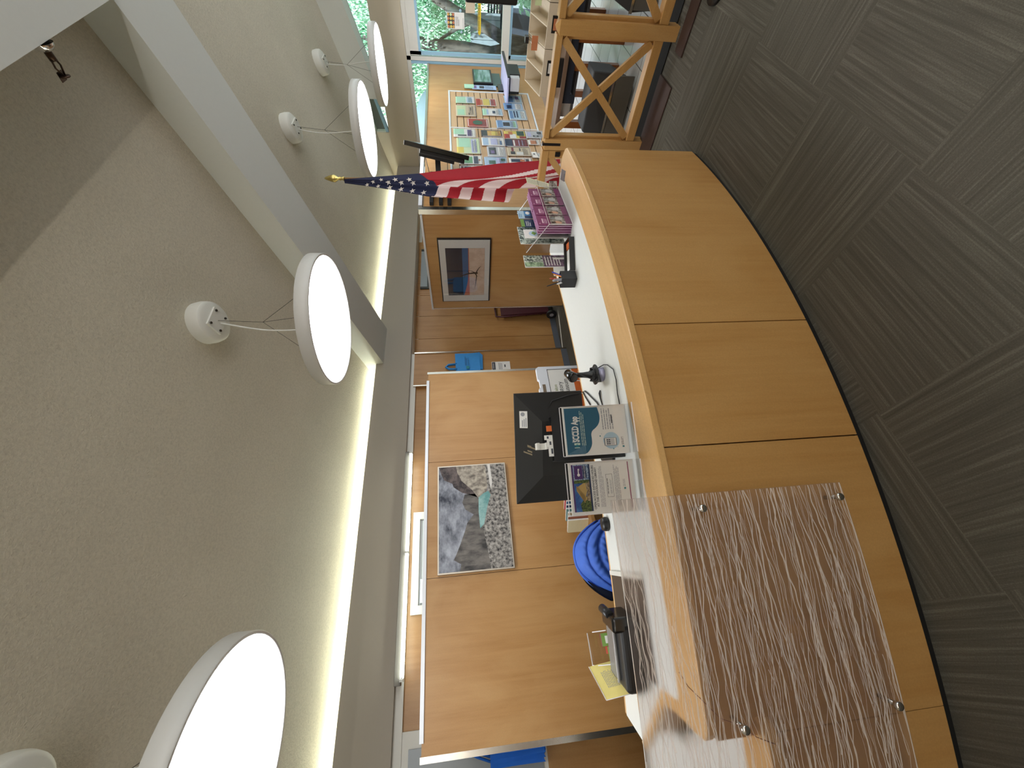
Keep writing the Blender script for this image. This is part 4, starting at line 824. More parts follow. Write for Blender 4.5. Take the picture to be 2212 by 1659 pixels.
# folded hand truck
ht = thing('hand_truck', (4.75, 4.84, 0), 'folded maroon hand truck leaning on the back wall beside the shorter divider', 'hand truck')
b = B()
for x in (4.62, 4.98): b.tube([(x, 4.80, .08), (x, 4.88, .9), (x + (.03 if x < 4.8 else -.03), 4.90, 1.0), (4.80, 4.90, 1.01)], .014, 8)
for z in (.25, .5, .75): b.bar((4.62, 4.82 + z * .09, z), (4.98, 4.82 + z * .09, z), .02, .02)
b.build('frame', HAND, ht); B().prism([(4.64, 4.80, .12), (4.96, 4.80, .12), (4.96, 4.865, .92), (4.64, 4.865, .92)], (0, .012, 0)).build('folding_plate', HAND, ht)
for x in (4.56, 5.0): B().cyl((x, 4.80, .085), (x + .035, 4.80, .085), .085, 20).cyl((x - .002, 4.80, .085), (x + .037, 4.80, .085), .035, 16, 1).build('wheel', [BLACK, GREYP], ht)
# bags on the glazed door
hk = thing('coat_hook', (-.70, 4.66, 1.66), 'small dark red hook on the glazed door at the bottom left of the photo', 'hook')
B().box(-.715, 4.66, 1.63, -.685, 4.695, 1.68).tube([(-.70, 4.665, 1.66), (-.70, 4.62, 1.655), (-.70, 4.60, 1.67)], .006, 8).build('hook', plain('hook_red', (120, 60, 50), .5), hk)
for i, lb in enumerate(('front royal blue tote bag of the bundle hanging on the glazed door', 'second royal blue tote bag of the bundle on the glazed door', 'third royal blue tote bag of the bundle on the glazed door', 'rearmost royal blue tote bag against the glazed door')):
    y = 4.50 + .034 * i; x0, x1 = -.70 - .036 * i, -.47 - .036 * i
    t = thing('tote_bag', ((x0 + x1) / 2, y, 1.02), lb, 'bag', 'royal blue bags on the glazed door')
    b = B(); b.grid(lambda a, c: (x0 + (x1 - x0) * a, y - .012 * math.sin(a * 9 + c * 3 + i) - .008, 1.02 + .012 * math.sin(a * 14) * (1 - c) + .47 * c), 14, 10); b.grid(lambda a, c: (x0 + (x1 - x0) * a, y + .010 - .006 * math.sin(a * 9 + c * 3 + i), 1.02 + .012 * math.sin(a * 14) * (1 - c) + .47 * c), 14, 10); b.build('body', TOTED, t)
    B().tube([(x0 + .05, y, 1.49), (x0 + .09, y, 1.60), (-.70, y + .01, 1.652), (x1 - .09, y, 1.60), (x1 - .05, y, 1.49)], .010, 8).build('handle', TOTED, t)

# ------------------------------------------------------------------ flag
fg = thing('flag', (3.84, 2.14, 0), 'large flag with stars and stripes furled on its pole beyond the counter', 'flag')
FX = 3.80
LE = [(2.603, 2.158), (2.378, 2.191), (2.168, 2.226), (1.845, 2.293), (1.457, 2.324), (1.081, 2.340), (.55, 2.30)]
RE = [(2.603, 2.118), (2.359, 2.101), (2.145, 2.085), (1.908, 2.068), (1.495, 2.017), (1.145, 1.975), (.815, 1.952), (.55, 1.93)]
MI = [(2.603, 2.141), (2.157, 2.161), (1.833, 2.175), (1.5, 2.189), (1.042, 2.202), (.55, 2.16)]
def lerp(T, z):
    for (z0, y0), (z1, y1) in zip(T, T[1:]):
        if z <= z0 and z >= z1: return y0 + (y1 - y0) * (z0 - z) / (z0 - z1)
    return T[-1][1] if z < T[-1][0] else T[0][1]
FB = B()
def fl_left(a, c):   # a: 0 middle fold .. 1 left edge
    zt = 2.603; zb = .97 + .16 * a; z = zt + (zb - zt) * c; m, l = lerp(MI, z), lerp(LE, z); k = (zt - z) / 1.6
    return (FX + .03 * k - .10 * k * math.sin(a * 3.1) + .03 * k * math.sin(a * 9), m + (l - m) * a, z)
def fl_right(a, c):
    zt = 2.603; zb = .56; z = zt + (zb - zt) * c; m, r = lerp(MI, z), lerp(RE, z); k = min(1.2, (zt - z) / 1.6)
    return (FX + .03 * k - .09 * k * math.sin(a * 3.1) * (1 - .3 * a) - .035 * k * math.sin(a * 11), m + (r - m) * a, z)
def ml(a, c):
    z = 2.603 + (.97 + .16 * a - 2.603) * c; can = 1.728 + .09 * a
    return 2 if z > can else (1 if int((can - z) / .113) % 2 == 0 else 0)
def mr(a, c):
    z = 2.603 + (.56 - 2.603) * c
    if z > 1.745 + .165 * a * a: return 2
    q = (1.757 - z - 1.55 * a ** 2.7) / .2
    return 1 if q >= 0 and int(q) % 2 == 0 else 0
FB.grid(fl_left, 60, 420, mf=ml); FB.grid(fl_right, 80, 460, mf=mr)
FB.build('cloth', [RED, FWHITE, FBLUE], fg)
def star(b, c, r, ux, uy):
    vs = [V(c) + (V(ux) * math.cos(math.pi / 2 + k * math.pi / 5) + V(uy) * math.sin(math.pi / 2 + k * math.pi / 5)) * (r if k % 2 == 0 else r * .4) for k in range(10)]
    return b.add(vs, [tuple(range(10))])
b = B()
def onf(fn, a, z, zb): c = (2.603 - z) / (2.603 - zb); return V(fn(a, c))
for fn, zb, aa, zs in ((fl_left, lambda a: .97 + .16 * a, .42, (1.88, 1.985, 2.09, 2.195, 2.30, 2.40)), (fl_right, lambda a: .56, .30, (1.84, 1.97, 2.08, 2.20, 2.34)), (fl_right, lambda a: .56, .72, (2.00, 2.13, 2.26)), (fl_left, lambda a: .97 + .16 * a, .86, (2.04, 2.24))):
    for z in zs:
        p = onf(fn, aa, z, zb(aa)); ux = onf(fn, aa + .05, z, zb(aa)) - onf(fn, aa - .05, z, zb(aa)); ux = ux.normalized() * (-1 if ux.y > 0 else 1); nn = ux.cross(UP); nn = nn if nn.x < 0 else -nn
        star(b, p + nn * .006, .029 if z < 2.25 else .022, ux * (.7 if aa > .6 else 1), UP)
b.build('stars', plain('star_white', (226, 218, 210), .7), fg)
B().cyl((3.84, 2.14, .03), (3.84, 2.14, 2.62), .014, 14).build('pole', MAPLE_D, fg); B().lathe([(0, 0), (.15, 0), (.15, .02), (.05, .04), (.03, .08), (0, .08)], (3.84, 2.14, 0), 28).build('base', GOLD, fg)
B().lathe([(0, 0), (.016, 0), (.02, .01), (.012, .025), (.018, .04), (.012, .055), (.034, .09), (.03, .12), (.012, .17), (0, .185)], (3.83, 2.13, 2.60), 20).build('finial', GOLD, fg)

# ------------------------------------------------------------------ screen and mount beyond the flag
tv = thing('wall_screen', (5.05, 2.46, 1.4), 'black flat screen seen edge on, tilted forward beside the flag', 'screen')
tu = V((.9, .43, 0)).normalized(); tn = V((.43, -.9, 0)).normalized(); tv_up = (UP + tn * .2).normalized(); tn2 = tu.cross(tv_up)
c = V((5.00, 2.42, 1.755)); ax = (tu, tn2, tv_up)
B().obox(c, (.96, .045, .70), ax).build('screen_panel', BLACKG, tv, .004); B().obox(c - tn2 * .0 + (-tn2 if tn2.dot(tn) > 0 else tn2) * .045 - tv_up * .06, (.7, .05, .5), ax).build('back_housing', BLACK, tv, .01)
bk_ = (-tn2 if tn2.dot(tn) > 0 else tn2)
b = B(); b.obox(c + bk_ * .087, (.05, .03, .40), ax); b.obox(c + bk_ * .087 + tu * -.2, (.03, .03, .40), ax); b.build('mount_rail', BLACK, tv)
B().tube([c + bk_ * .05 + tv_up * .16, c + bk_ * .12 + V((-.05, 0, .12)), V((4.72, 2.60, 1.86))], .004, 6).tube([c + bk_ * .05 - tv_up * .1, c + bk_ * .11 + V((-.03, 0, -.12)), V((4.70, 2.62, 1.66))], .004, 6).build('cable', BLACK, tv)
tm = thing('screen_mount', (4.7, 2.75, 1.62), 'black bracket with horizontal rails fixed to the divider beside the flag', 'bracket')
b = B()
for z in (1.655, 1.755, 1.865): b.box(4.47, 2.755, z - .022, 5.15, 2.797, z + .022)
b.box(4.72, 2.74, 1.64, 4.76, 2.797, 1.88); b.build('rail_frame', BLACK, tm); B().bar((4.74, 2.76, 1.77), c + bk_ * .08, .05, .06).build('arm', BLACK, tm)

# ------------------------------------------------------------------ slatted leaflet board
sb = thing('slat_board', (6.4, 2.785, .30), 'slatted maple display board on the divider by the window', 'display board')
b = B(); nsl = 13; z0, z1 = .33, 1.605; st = (z1 - z0) / nsl
for i in range(nsl): b.box(5.02, 2.782, z0 + st * i + .005, 7.66, 2.797, z0 + st * (i + 1) - .005)
b.build('slats', wood('slat_wood', (202, 164, 122), (192, 152, 108), (210, 174, 134), axis='x'), sb); B().box(5.02, 2.794, z0, 7.66, 2.799, z1).build('groove_backing', DARK, sb)
B().box(5.0, 2.778, .305, 7.70, 2.797, .33).box(5.0, 2.778, 1.605, 7.70, 2.797, 1.63).box(7.66, 2.778, .33, 7.70, 2.797, 1.605).box(6.41, 2.779, .33, 6.43, 2.783, 1.605).build('trim', ALU, sb)
MT = MATS
def pm(n, c): return MT[n] if n in MT else plain(n, c, .55)
K = dict(w=PAPER, k=INK, mint=pm('p_mint', (176, 222, 192)), pg=pm('p_palegreen', (206, 222, 176)), tan=pm('p_tan', (206, 190, 164)), red=pm('p_red', (176, 66, 60)), yel=pm('p_yellow', (222, 200, 96)), blue=pm('p_blue', (110, 150, 196)), lb=LBLUE, navy=NAVY, wine=pm('p_wine', (126, 52, 62)), gold=pm('p_gold', (214, 166, 80)), gry=pm('p_grey', (190, 190, 194)), lav=pm('p_lavender', (188, 190, 226)), dg=pm('p_darkgreen', (56, 96, 78)), org=pm('p_orange', (196, 124, 84)), grn=pm('p_green', (96, 160, 104)), dk=pm('p_dark', (54, 56, 62)), pur=pm('p_purple', (120, 96, 150)), sky=pm('p_sky', (170, 196, 224)))
BR = [(7.202, 7.44, 1.217, 1.518, 'mint', [('w', .0, 0, 1, .45), ('mint', .1, .5, .9, .95), ('lb', .05, .1, .95, .4)], 'clear holder with a torn mint green slip, top far corner of the board'),
 (6.754, 7.136, 1.221, 1.526, 'tan', [('pg', .05, .48, .95, .95), ('mint', .1, .55, .6, .9), ('k', .1, .3, .3, .34), ('k', .5, .2, .8, .24), ('k', .2, .1, .9, .13)], 'wide pale green and tan poster at the top of the slat board'),
 (7.13, 7.384, .881, 1.2, 'w', [('red', 0, .78, 1, 1), ('yel', 0, .3, 1, .64), ('red', 0, 0, 1, .24), ('org', .1, .66, .9, .78)], 'leaflet with red, yellow and white stripes near the window end'),
 (6.801, 7.04, .8, 1.117, 'w', [('mint', 0, .8, 1, 1), ('sky', .1, .7, .9, .8), ('navy', .3, .35, .7, .5), ('lb', 0, 0, 1, .2)], 'white leaflet with a small dark emblem and pale blue corners'),
 (7.267, 7.548, .446, .737, 'lb', [('blue', .1, .5, .9, .9), ('w', .1, .1, .5, .4), ('pur', .5, .15, .9, .35)], 'pale blue leaflet at the lower corner nearest the window'),
 (7.017, 7.268, .454, .768, 'sky', [('blue', 0, .55, 1, 1), ('navy', .2, .6, .7, .85), ('w', .1, .1, .9, .4)], 'leaflet with a blue swirl, below the pale blue one'),
 (6.689, 7.023, .438, .715, 'lb', [('navy', .2, .62, .9, .7), ('navy', .2, .46, .9, .54), ('w', .1, .05, .9, .3), ('blue', .1, .76, .9, .95)], 'pale blue leaflet with dark blue table lines low on the board'),
 (6.424, 6.676, 1.048, 1.365, 'red', [('w', .05, .03, .95, .06), ('w', .05, .94, .95, .97)], 'red leaflet with a green oval in the middle of the board'),
 (6.409, 6.662, .611, .933, 'sky', [('blue', .0, .7, 1, .95), ('dk', .25, .35, .75, .68), ('mint', .1, .05, .9, .2)], 'pale blue leaflet with a dark square picture, below the red one'),
 (6.104, 6.354, 1.257, 1.575, 'w', [('mint', .3, .5, 1, 1), ('pur', .1, .15, .9, .35), ('k', .1, .4, .25, .8)], 'white leaflet with a mint sheet above purple lettering'),
 (6.14, 6.336, .868, 1.178, 'dk', [('gold', .1, .05, .9, .7), ('yel', .2, .2, .8, .5), ('dk', .1, .74, .9, .95)], 'black framed leaflet with a gold picture'),
 (6.09, 6.329, .524, .845, 'yel', [('red', 0, .75, .6, 1), ('w', .05, .45, .6, .75), ('dg', .4, .05, 1, .4), ('org', .5, .6, .9, .8), ('red', 0, 0, .3, .3)], 'colourful red, yellow and green collage leaflet'),
 (6.121, 6.348, .252, .53, 'gry', [('dk', .6, .1, .9, .35), ('dk', .15, .3, .4, .6), ('gry', .22, .38, .33, .52), ('lav', .2, .7, .8, .9)], 'grey leaflet with a dark ring drawing just above the railing'),
 (5.64, 6.08, 1.212, 1.538, 'pg', [('lav', .05, .12, .95, .36), ('yel', .0, .7, .4, 1), ('mint', .4, .4, 1, .9), ('w', .1, .2, .9, .26)], 'wide pale yellow green leaflet with a lavender band'),
 (5.873, 6.114, .856, 1.186, 'w', [('sky', .05, .7, .95, .95), ('lav', .1, .3, .9, .6), ('blue', .1, .1, .6, .2)], 'white leaflet with pale blue lettering'),
 (5.863, 6.078, .526, .86, 'wine', [('navy', 0, .65, 1, 1), ('w', .1, .55, .9, .62), ('lav', .1, .35, .9, .38), ('lav', .1, .2, .9, .23)], 'dark navy and wine red leaflet'),
 (5.929, 6.078, .354, .517, 'w', [('org', .1, .2, .9, .8)], 'white sheet with an orange photo behind curled slips'),
 (5.571, 5.862, .862, 1.126, 'gry', [('dk', .2, .5, .9, .9), ('pur', .3, .6, .6, .8), ('w', .1, .1, .9, .4)], 'grey leaflet with a dark group photo'),
 (5.609, 5.852, .517, .85, 'tan', [('k', .15, .65, .5, .85), ('w', .1, .3, .45, .6), ('k', .55, .4, .9, .45), ('wine', .5, .7, .95, .8)], 'tan newspaper style leaflet with small columns'),
 (5.57, 5.696, .387, .511, 'w', [('k', .3, .4, .6, .6)], 'small curled white card beside the railing post'),
 (5.365, 5.592, 1.203, 1.517, 'w', [('grn', .1, .4, .9, .8), ('navy', .05, .15, .95, .35), ('org', .4, .05, .6, .14)], 'leaflet with a green photo and a navy foot'),
 (5.342, 5.57, .868, 1.18, 'sky', [('dg', .15, .5, .6, .8), ('dg', .5, .05, .85, .25), ('lav', .1, .3, .9, .45)], 'pale blue leaflet with two dark green photos'),
 (5.414, 5.56, .529, .847, 'w', [('navy', .2, .4, .8, .9), ('org', .3, .3, .7, .5), ('k', .2, .1, .8, .25)], 'white leaflet with a long landscape photo'),
 (5.16, 5.331, 1.198, 1.511, 'w', [('navy', .1, .5, .9, .8), ('gry', .1, .1, .9, .4), ('wine', .05, .86, .95, .95)], 'leaflet with a navy photo just under the flat screen'),
 (5.215, 5.342, .897, 1.185, 'w', [('dg', .2, .4, .8, .8), ('lb', .1, .1, .9, .3)], 'narrow leaflet with a teal picture right beside the flag')]
for (x0, x1, za, zb, base, prs, lb) in BR:
    t = thing('leaflet', ((x0 + x1) / 2, 2.77, za), lb, 'leaflet', 'leaflets on the slat board')
    S = Sheet((x0 + .008, 2.766, za + .01), (1, 0, 0), UP, x1 - x0 - .016, zb - za - .014); ks = sorted({p[0] for p in prs} | {base, 'k'}); b = B(); b.box(x0 + .008, 2.766, za + .01, x1 - .008, 2.772, zb - .004, ks.index(base))
    for i, (k, a0, b0, a1, b1) in enumerate(prs): S.rect(b, a0, b0, a1, b1, ks.index(k), 1 + i)
    S.lines(b, .1, .9, .30, .08, 4, ks.index('k'), 8, int(x0 * 100))
    if base == 'red': S.poly(b, [(.5 + .3 * math.cos(k * .349), .5 + .24 * math.sin(k * .349)) for k in range(18)], len(ks), 9)
    b.build('page', [K[k] for k in ks] + [K['dg']], t)
    b = B(); b.box(x0, 2.7595, za, x1, 2.7615, zb - .02); b.box(x0, 2.7615, za, x1, 2.779, za + .003); b.build('clear_holder', ACR, t)
    b = B(); b.box(x0, 2.759, za - .001, x1, 2.763, za + .003); b.box(x0, 2.759, za, x0 + .002, 2.763, zb - .02); b.box(x1 - .002, 2.759, za, x1, 2.763, zb - .02); b.build('holder_edge', ACRE, t)
# rolled slips beside the railing, flyers on the divider end
for x, z, lb in ((5.55, .455, 'curled white slip hanging over the orange photo sheet'), (5.42, .365, 'curled white slip with a small dark stamp, below the other curled slip')):
    b = B(); b.grid(lambda a, c: (x + .14 * a, 2.752 - .03 * math.sin(a * 3.1), z + .07 * c - .03 * (2 * a - 1) ** 2), 10, 2); b.add([(x + .03, 2.728, z + .02), (x + .07, 2.722, z + .025), (x + .07, 2.722, z + .05), (x + .03, 2.728, z + .045)], [(0, 1, 2, 3)], 1); tag(b.build('paper_slip', [PAPER, INK]), lb, 'slip', 'curled slips by the railing')
t = thing('leaflet', (7.86, 2.77, .80), 'grey blue newsletter sheet pinned between the slat board and the wall tablet', 'leaflet'); S = Sheet((7.78, 2.775, .83), (1, 0, 0), UP, .16, .40); b = B(); b.box(7.78, 2.775, .83, 7.94, 2.78, 1.23, 0); S.rect(b, .15, .82, .85, .95, 2); S.rect(b, .2, .5, .8, .7, 3); S.lines(b, .1, .9, .45, .1, 6, 1, 1, 3); b.build('page', [K['sky'], INK, K['pur'], K['dk']], t)
tag(B().box(7.82, 2.77, 1.20, 7.95, 2.786, 1.36).build('leaflet', K['mint']), 'small mint green flyer above the newsletter sheet', 'leaflet')
tk = thing('wall_tablet', (8.27, 2.76, .85), 'dark wall tablet reflecting green on the divider near the window', 'tablet')
B().box(7.98, 2.752, .87, 8.56, 2.797, 1.20).build('case', BLACK, tk, .006); B().box(8.01, 2.749, .90, 8.53, 2.752, 1.175).build('glass', plain('tablet_painted_reflection', (96, 130, 124), .05, .6), tk)  # green reflection is painted into the glass colour

# ------------------------------------------------------------------ maple railing and gate
RX0, RX1 = 3.40, 3.49
def railing(y0, y1, label, lo=True, right_post=True, left_post=True):
    t = thing('wooden_railing', (3.445, (y0 + y1) / 2, 0), label, 'railing', 'maple railing sections'); w = .085
    def post(y):
        b = B(); b.box(RX0, y, 0, RX1, y + w, .83); b.add([(RX0, y, .83), (RX1, y, .83), (RX1, y + w, .83), (RX0, y + w, .83), ((RX0 + RX1) / 2, y + w / 2, .856)], [(0, 1, 4), (1, 2, 4), (2, 3, 4), (3, 0, 4)]); b.build('post', RAIL, t)
    if right_post: post(y0 - w)
    if left_post: post(y1)
    B().box(RX0 + .005, y0, .80, RX1 - .005, y1, .845).build('top_rail', RAILY, t, .003); B().box(RX0 + .005, y0, .085, RX1 - .005, y1, .15).build('bottom_rail', RAILY, t, .003)
    for y in (y0, y1 - .022): B().box(RX0 + .03, y, .15, RX1 - .012, y + .022, .80).build('stile', RAIL, t)
    B().bar((RX0 + .028, y0 + .02, .79), (RX0 + .028, y1 - .02, .16), .026, .05, (1, 0, 0)).build('brace', RAILY, t); B().bar((RX0 + .031, y0 + .02, .16), (RX0 + .031, y1 - .02, .79), .026, .05, (1, 0, 0)).build('brace', RAILY, t)
    return t
ra = railing(.885, 1.54, 'maple railing bay with a crossed brace, next to the counter end')
rb = railing(.05, .80, 'maple railing bay with a crossed brace, cut off by the right side of the photo', left_post=False)
B().box(RX0 - .002, 1.57, .70, RX0 + .0, 1.59, .846).box(RX0 - .002, 1.57, .846, RX1, 1.59, .849).build('latch_plate', BLACK, ra)
gt = thing('swing_gate', (3.445, 2.0, 0), 'maple swing gate between the railing post and the flag', 'gate', None)
B().box(RX0 + .005, 1.632, .785, RX1 - .005, 2.42, .842).build('top_rail', RAILY, gt, .003); B().box(RX0 + .005, 1.632, .085, RX1 - .005, 2.42, .15).build('bottom_rail', RAILY, gt)
for y in (1.632, 2.36): B().box(RX0 + .008, y, .15, RX1 - .008, y + .06, .785).build('stile', RAIL, gt)
B().bar((RX0 + .03, 1.69, .77), (RX0 + .03, 2.36, .16), .026, .05, (1, 0, 0)).build('brace', RAILY, gt); B().bar((RX0 + .034, 1.69, .16), (RX0 + .034, 2.36, .77), .026, .05, (1, 0, 0)).build('brace', RAILY, gt)
B().box(RX0 - .004, 1.64, .69, RX0 + .008, 1.675, .73).build('catch', BLACK, gt)
so_ = thing('stanchion', (3.07, .53, 0), 'round black stanchion base on the carpet at the right edge of the photo', 'stanchion')
B().lathe([(0, 0), (.09, 0), (.09, .02), (.02, .03), (0, .03)], (3.07, .53, 0), 32).build('base', BLACK, so_); B().cyl((3.07, .53, .03), (3.07, .53, .95), .016, 14).build('post', BLACK, so_)

# ------------------------------------------------------------------ table with display boxes behind the railing
tt = thing('display_table', (4.85, .75, 0), 'low table with reddish wooden legs and a dark apron behind the railing', 'table')
B().box(4.36, -.45, .505, 5.35, 1.92, .545).build('table_top', plain('table_top_brown', (120, 96, 78), .4), tt, .003); B().box(4.485, -.4, .36, 4.80, 1.82, .384).build('lower_shelf', plain('shelf_grey', (92, 92, 98), .5), tt); B().box(4.40, -.42, .43, 4.43, 1.60, .505).box(5.25, -.42, .43, 5.28, 1.85, .505).build('apron', NAVYT, tt); B().box(4.40, 1.60, .38, 4.44, 1.66, .505).build('corner_block', NAVYT, tt)
for x in (4.45, 5.22):
    for y in (1.16, 1.37, 1.86, -.3, .4): B().box(x - .03, y - .03, 0, x + .03, y + .03, .505).build('leg', LEGW, tt)
for i, (y0, y1, lb) in enumerate(((1.29, 1.67, 'cream sloping card box nearest the counter on the table behind the railing'), (.97, 1.285, 'second cream sloping card box behind the railing'), (.62, .965, 'third cream sloping card box behind the railing, at the right edge of the photo'))):
    t = thing('card_box', (4.75, (y0 + y1) / 2, .545), lb, 'box', 'cream card boxes behind the railing')
    b = B(); b.box(4.55, y0, .546, 4.565, y1, .70); b.box(4.95, y0, .546, 4.965, y1, .80); b.box(4.55, y0, .546, 4.96, y1, .556)
    for y in (y0, (y0 + y1) / 2, y1 - .008): b.prism([(4.55, y, .55), (4.96, y, .55), (4.96, y, .80), (4.56, y, .70)], (0, .008, 0))
    b.build('box', CREAM, t)
    b = B(); b.prism([(4.57, y0 + .01, .62), (4.94, y0 + .01, .76), (4.94, (y0 + y1) / 2, .70), (4.57, (y0 + y1) / 2, .60)], (0, 0, .004)); b.build('sloping_insert', CREAM, t)
    b = B(); b.box(4.544, y0 + .08, .60, 4.55, y0 + .20, .66, 0); b.box(4.5425, y0 + .10, .612, 4.544, y0 + .18, .648, 1); b.build('label_frame', [BLACK, K['org'] if i else PAPER], t)
for y, lb, k in ((1.30, 'black clip stand with a small food picture on the second cream card box', 'org'), (.98, 'black clip stand with a small green picture on the third cream card box', 'pg')):
    t = thing('clip_stand', (4.90, y, .80), lb, 'clip stand', 'clip stands on the card boxes'); B().box(4.90, y, .801, 4.97, y + .05, .835).build('clip', BLACK, t)
    B().box(4.72, y - .06, .742, 4.724, y + .05, .80).build('picture', K[k], t); B().tube([(4.93, y + .02, .80), (4.83, y + .01, .795), (4.724, y, .795)], .003, 6).build('wire', STEEL, t)
tag(B().box(4.37, 1.30, .546, 4.40, 1.52, .60).build('name_plate', BLACK), 'black name plate standing at the front of the table behind the railing', 'name plate')
tag(B().box(4.51, 1.62, .386, 4.78, 1.82, .50).build('storage_box', plain('box_pale_blue', (196, 204, 222), .5)), 'pale grey blue box under the table behind the railing', 'box')
tag(B().box(4.49, 1.66, .386, 4.505, 1.81, .48).build('letter_tray', PAPER), 'white letter tray front beside the pale grey blue box', 'tray')
for y0, y1, lb in ((1.24, 1.77, 'low dark grey bin with a yellow sticker seen through the crossed brace'), (.30, .84, 'low dark grey bin seen through the right hand railing bay')):
    t = thing('rolling_bin', (3.98, (y0 + y1) / 2, 0), lb, 'bin', 'low dark bins behind the railing')
    b = B(); b.prism([(3.90, y0 + .08, .02), (3.90, y1 - .0, .02), (3.90, y1 + .02, .20), (3.94, y1 - .06, .38), (3.94, y0, .38), (3.90, y0, .2)], (.22, 0, 0)); b.build('body', BIN, t, .01)
    B().box(3.885, y0 + .01, .03, 3.90, y1, .19).build('lower_panel', BINTOP, t, .004); B().box(3.88, y0, .195, 3.90, y1 + .02, .215).build('chrome_strip', CHROME, t)
    if y0 > 1: S = Sheet((3.935, 1.745, .245), (.05, -1, 0), (.22, 0, 1), .09, .075); b = B(); S.rect(b, 0, 0, 1, 1, 0, 3); S.lines(b, .1, .9, .85, .2, 3, 1, 4, 3); b.build('sticker', [K['yel'], INK], t)
t = thing('wall_shelf', (7.68, 2.6, .55), 'pale shelf with a black box under it, below the wall tablet', 'shelf')
B().box(7.25, 2.42, .688, 8.30, 2.797, .712).build('shelf_board', K['lav'], t); B().box(7.24, 2.405, .675, 8.31, 2.42, .715).build('front_edge', BLACK, t)  # lavender board colour stands for the reflection on the shelf top
B().box(7.95, 2.785, .72, 8.50, 2.797, .90).build('back_panel', plain('panel_green', (72, 96, 88), .5), t); B().box(7.72, 2.76, .714, 7.98, 2.784, .80).build('socket_box', BLACKG, t)
B().box(7.42, 2.43, .50, 7.84, 2.70, .674).build('under_box', BLACK, t, .006); B().box(7.30, 2.44, .52, 7.41, 2.62, .66).build('side_tray', LGREY, t, .004)
t = thing('desk_monitor', (5.0, 1.0, .545), 'black monitor in front of the window, cut off by the photo edge', 'monitor')
B().box(4.99, .55, .92, 5.03, 1.105, 1.41).build('screen_panel', BLACK, t, .02); B().box(5.0, .80, .66, 5.03, .86, .95).build('neck', BLACK, t); B().box(4.97, .70, .81, 5.10, .96, .82).box(4.97, .70, .546, 5.1, .96, .81).build('base', BLACK, t)
# notices on the window
S = Sheet((W - .035, 2.30, 1.31), (0, -1, 0), UP, .215, .29); b = B(); S.sheet(b, 0); S.rect(b, .04, .56, .96, .97, 1)
for i in range(4):
    for j in range(3): S.poly(b, [(.14 + i * .24 + .095 * math.cos(k * .628), .63 + j * .14 + .062 * math.sin(k * .628)) for k in range(10)], 2 + (i * 2 + j * 3) % 4, 2)
S.lines(b, .2, .8, .50, .26, 4, 6, 1, 5); S.lines(b, .04, .9, .08, .03, 1, 6, 1, 5); tag(b.build('window_notice', [PAPER, K['dk'], K['gold'], K['pg'], K['org'], K['yel'], INK]), 'white notice with rows of round coloured cakes hung in the window', 'notice')
for z, y, lb in ((1.617, 2.22, 'upper clear suction cup on the window glass'), (1.36, 2.345, 'clear suction cup at the lower left corner of the cake notice'), (1.37, 2.07, 'clear suction cup at the lower right corner of the cake notice')): tag(B().lathe([(0, 0), (.022, 0), (.016, .008), (.005, .012), (0, .013)], (W - .002, y, z), 16, axis=(-1, 0, 0)).build('suction_cup', LBLUE), lb, 'suction cup', 'suction cups on the window')
tag(B().box(W - .034, 1.72, 1.13, W - .03, 2.085, 1.285).build('window_notice', K['tan']), 'plain tan card hung in the window beside the black monitor', 'notice')
S = Sheet((W - .034, 2.37, 1.03), (0, -1, 0), UP, .62, .05); b = B(); b.prism([S.p(0, .5, 0), S.p(.05, 0, 0), S.p(1, 0, 0), S.p(1, 1, 0), S.p(.05, 1, 0)], S.n * -.001, 0); S.text(b, 'WET PAINT', .12, .25, .034, 1, 1) if False else S.lines(b, .1, .7, .8, .2, 1, 1, 1, 4); tag(b.build('window_strip', [plain('strip_yellow', (226, 196, 40), .5), INK]), 'narrow yellow pointed strip with black lettering on the window', 'strip')

# ------------------------------------------------------------------ outdoors
struct(B().box(9.1, -8, -.55, 22, 12, -.45).build('ground', two('ground_mulch', (84, 76, 64), (140, 128, 108), 3)))
tre = thing('tree', (12.2, 3.36, -.45), 'grey barked tree with two leaning trunks outside the window', 'tree')
def limb(pts, rs, name): B().tube(pts, rs, 12).build(name, BARK, tre)
limb([(12, 3.30, -.45), (12, 3.44, .05), (12, 3.53, .6), (12, 3.45, 1.27), (12, 3.43, 1.92), (12.05, 3.40, 2.6), (12.2, 3.5, 3.8)], [.17, .16, .14, .13, .125, .12, .1], 'trunk')
limb([(12, 3.32, -.2), (12, 3.25, .28), (12, 3.06, .72), (12, 2.81, 1.4), (12, 2.60, 1.85), (12.1, 2.2, 2.6), (12.2, 1.9, 3.5)], [.14, .13, .12, .105, .1, .08, .06], 'trunk')
limb([(12.05, 2.96, 1.0), (12.2, 3.14, 1.36), (12.3, 3.40, 1.8)], [.05, .04, .03], 'branch'); limb([(12.1, 3.45, 1.6), (12.3, 3.7, 2.2), (12.5, 4.1, 2.8)], [.06, .045, .03], 'branch')
def leaves(name, mat, boxes, n, sz, label, droop=.6, seed=5):
    rr = random.Random(seed); b = B()
    for (x0, x1, y0, y1, z0, z1, wgt) in boxes:
        for i in range(int(n * wgt)):
            p = V((rr.uniform(x0, x1), rr.uniform(y0, y1), rr.uniform(z0, z1))); d = V((rr.uniform(-1, 1) * .5, rr.uniform(-1, 1) * .5, -droop - rr.random() * .6)).normalized(); s2 = d.cross(V((rr.uniform(-1, 1), rr.uniform(-1, 1), .2))).normalized(); l = sz * rr.uniform(.6, 1.4); w = l * .22
            b.add([p, p + d * l * .5 + s2 * w, p + d * l, p + d * l * .5 - s2 * w], [(0, 1, 2, 3)])
    o = tag(b.build(name, mat), label, 'foliage'); o['kind'] = 'stuff'; return o
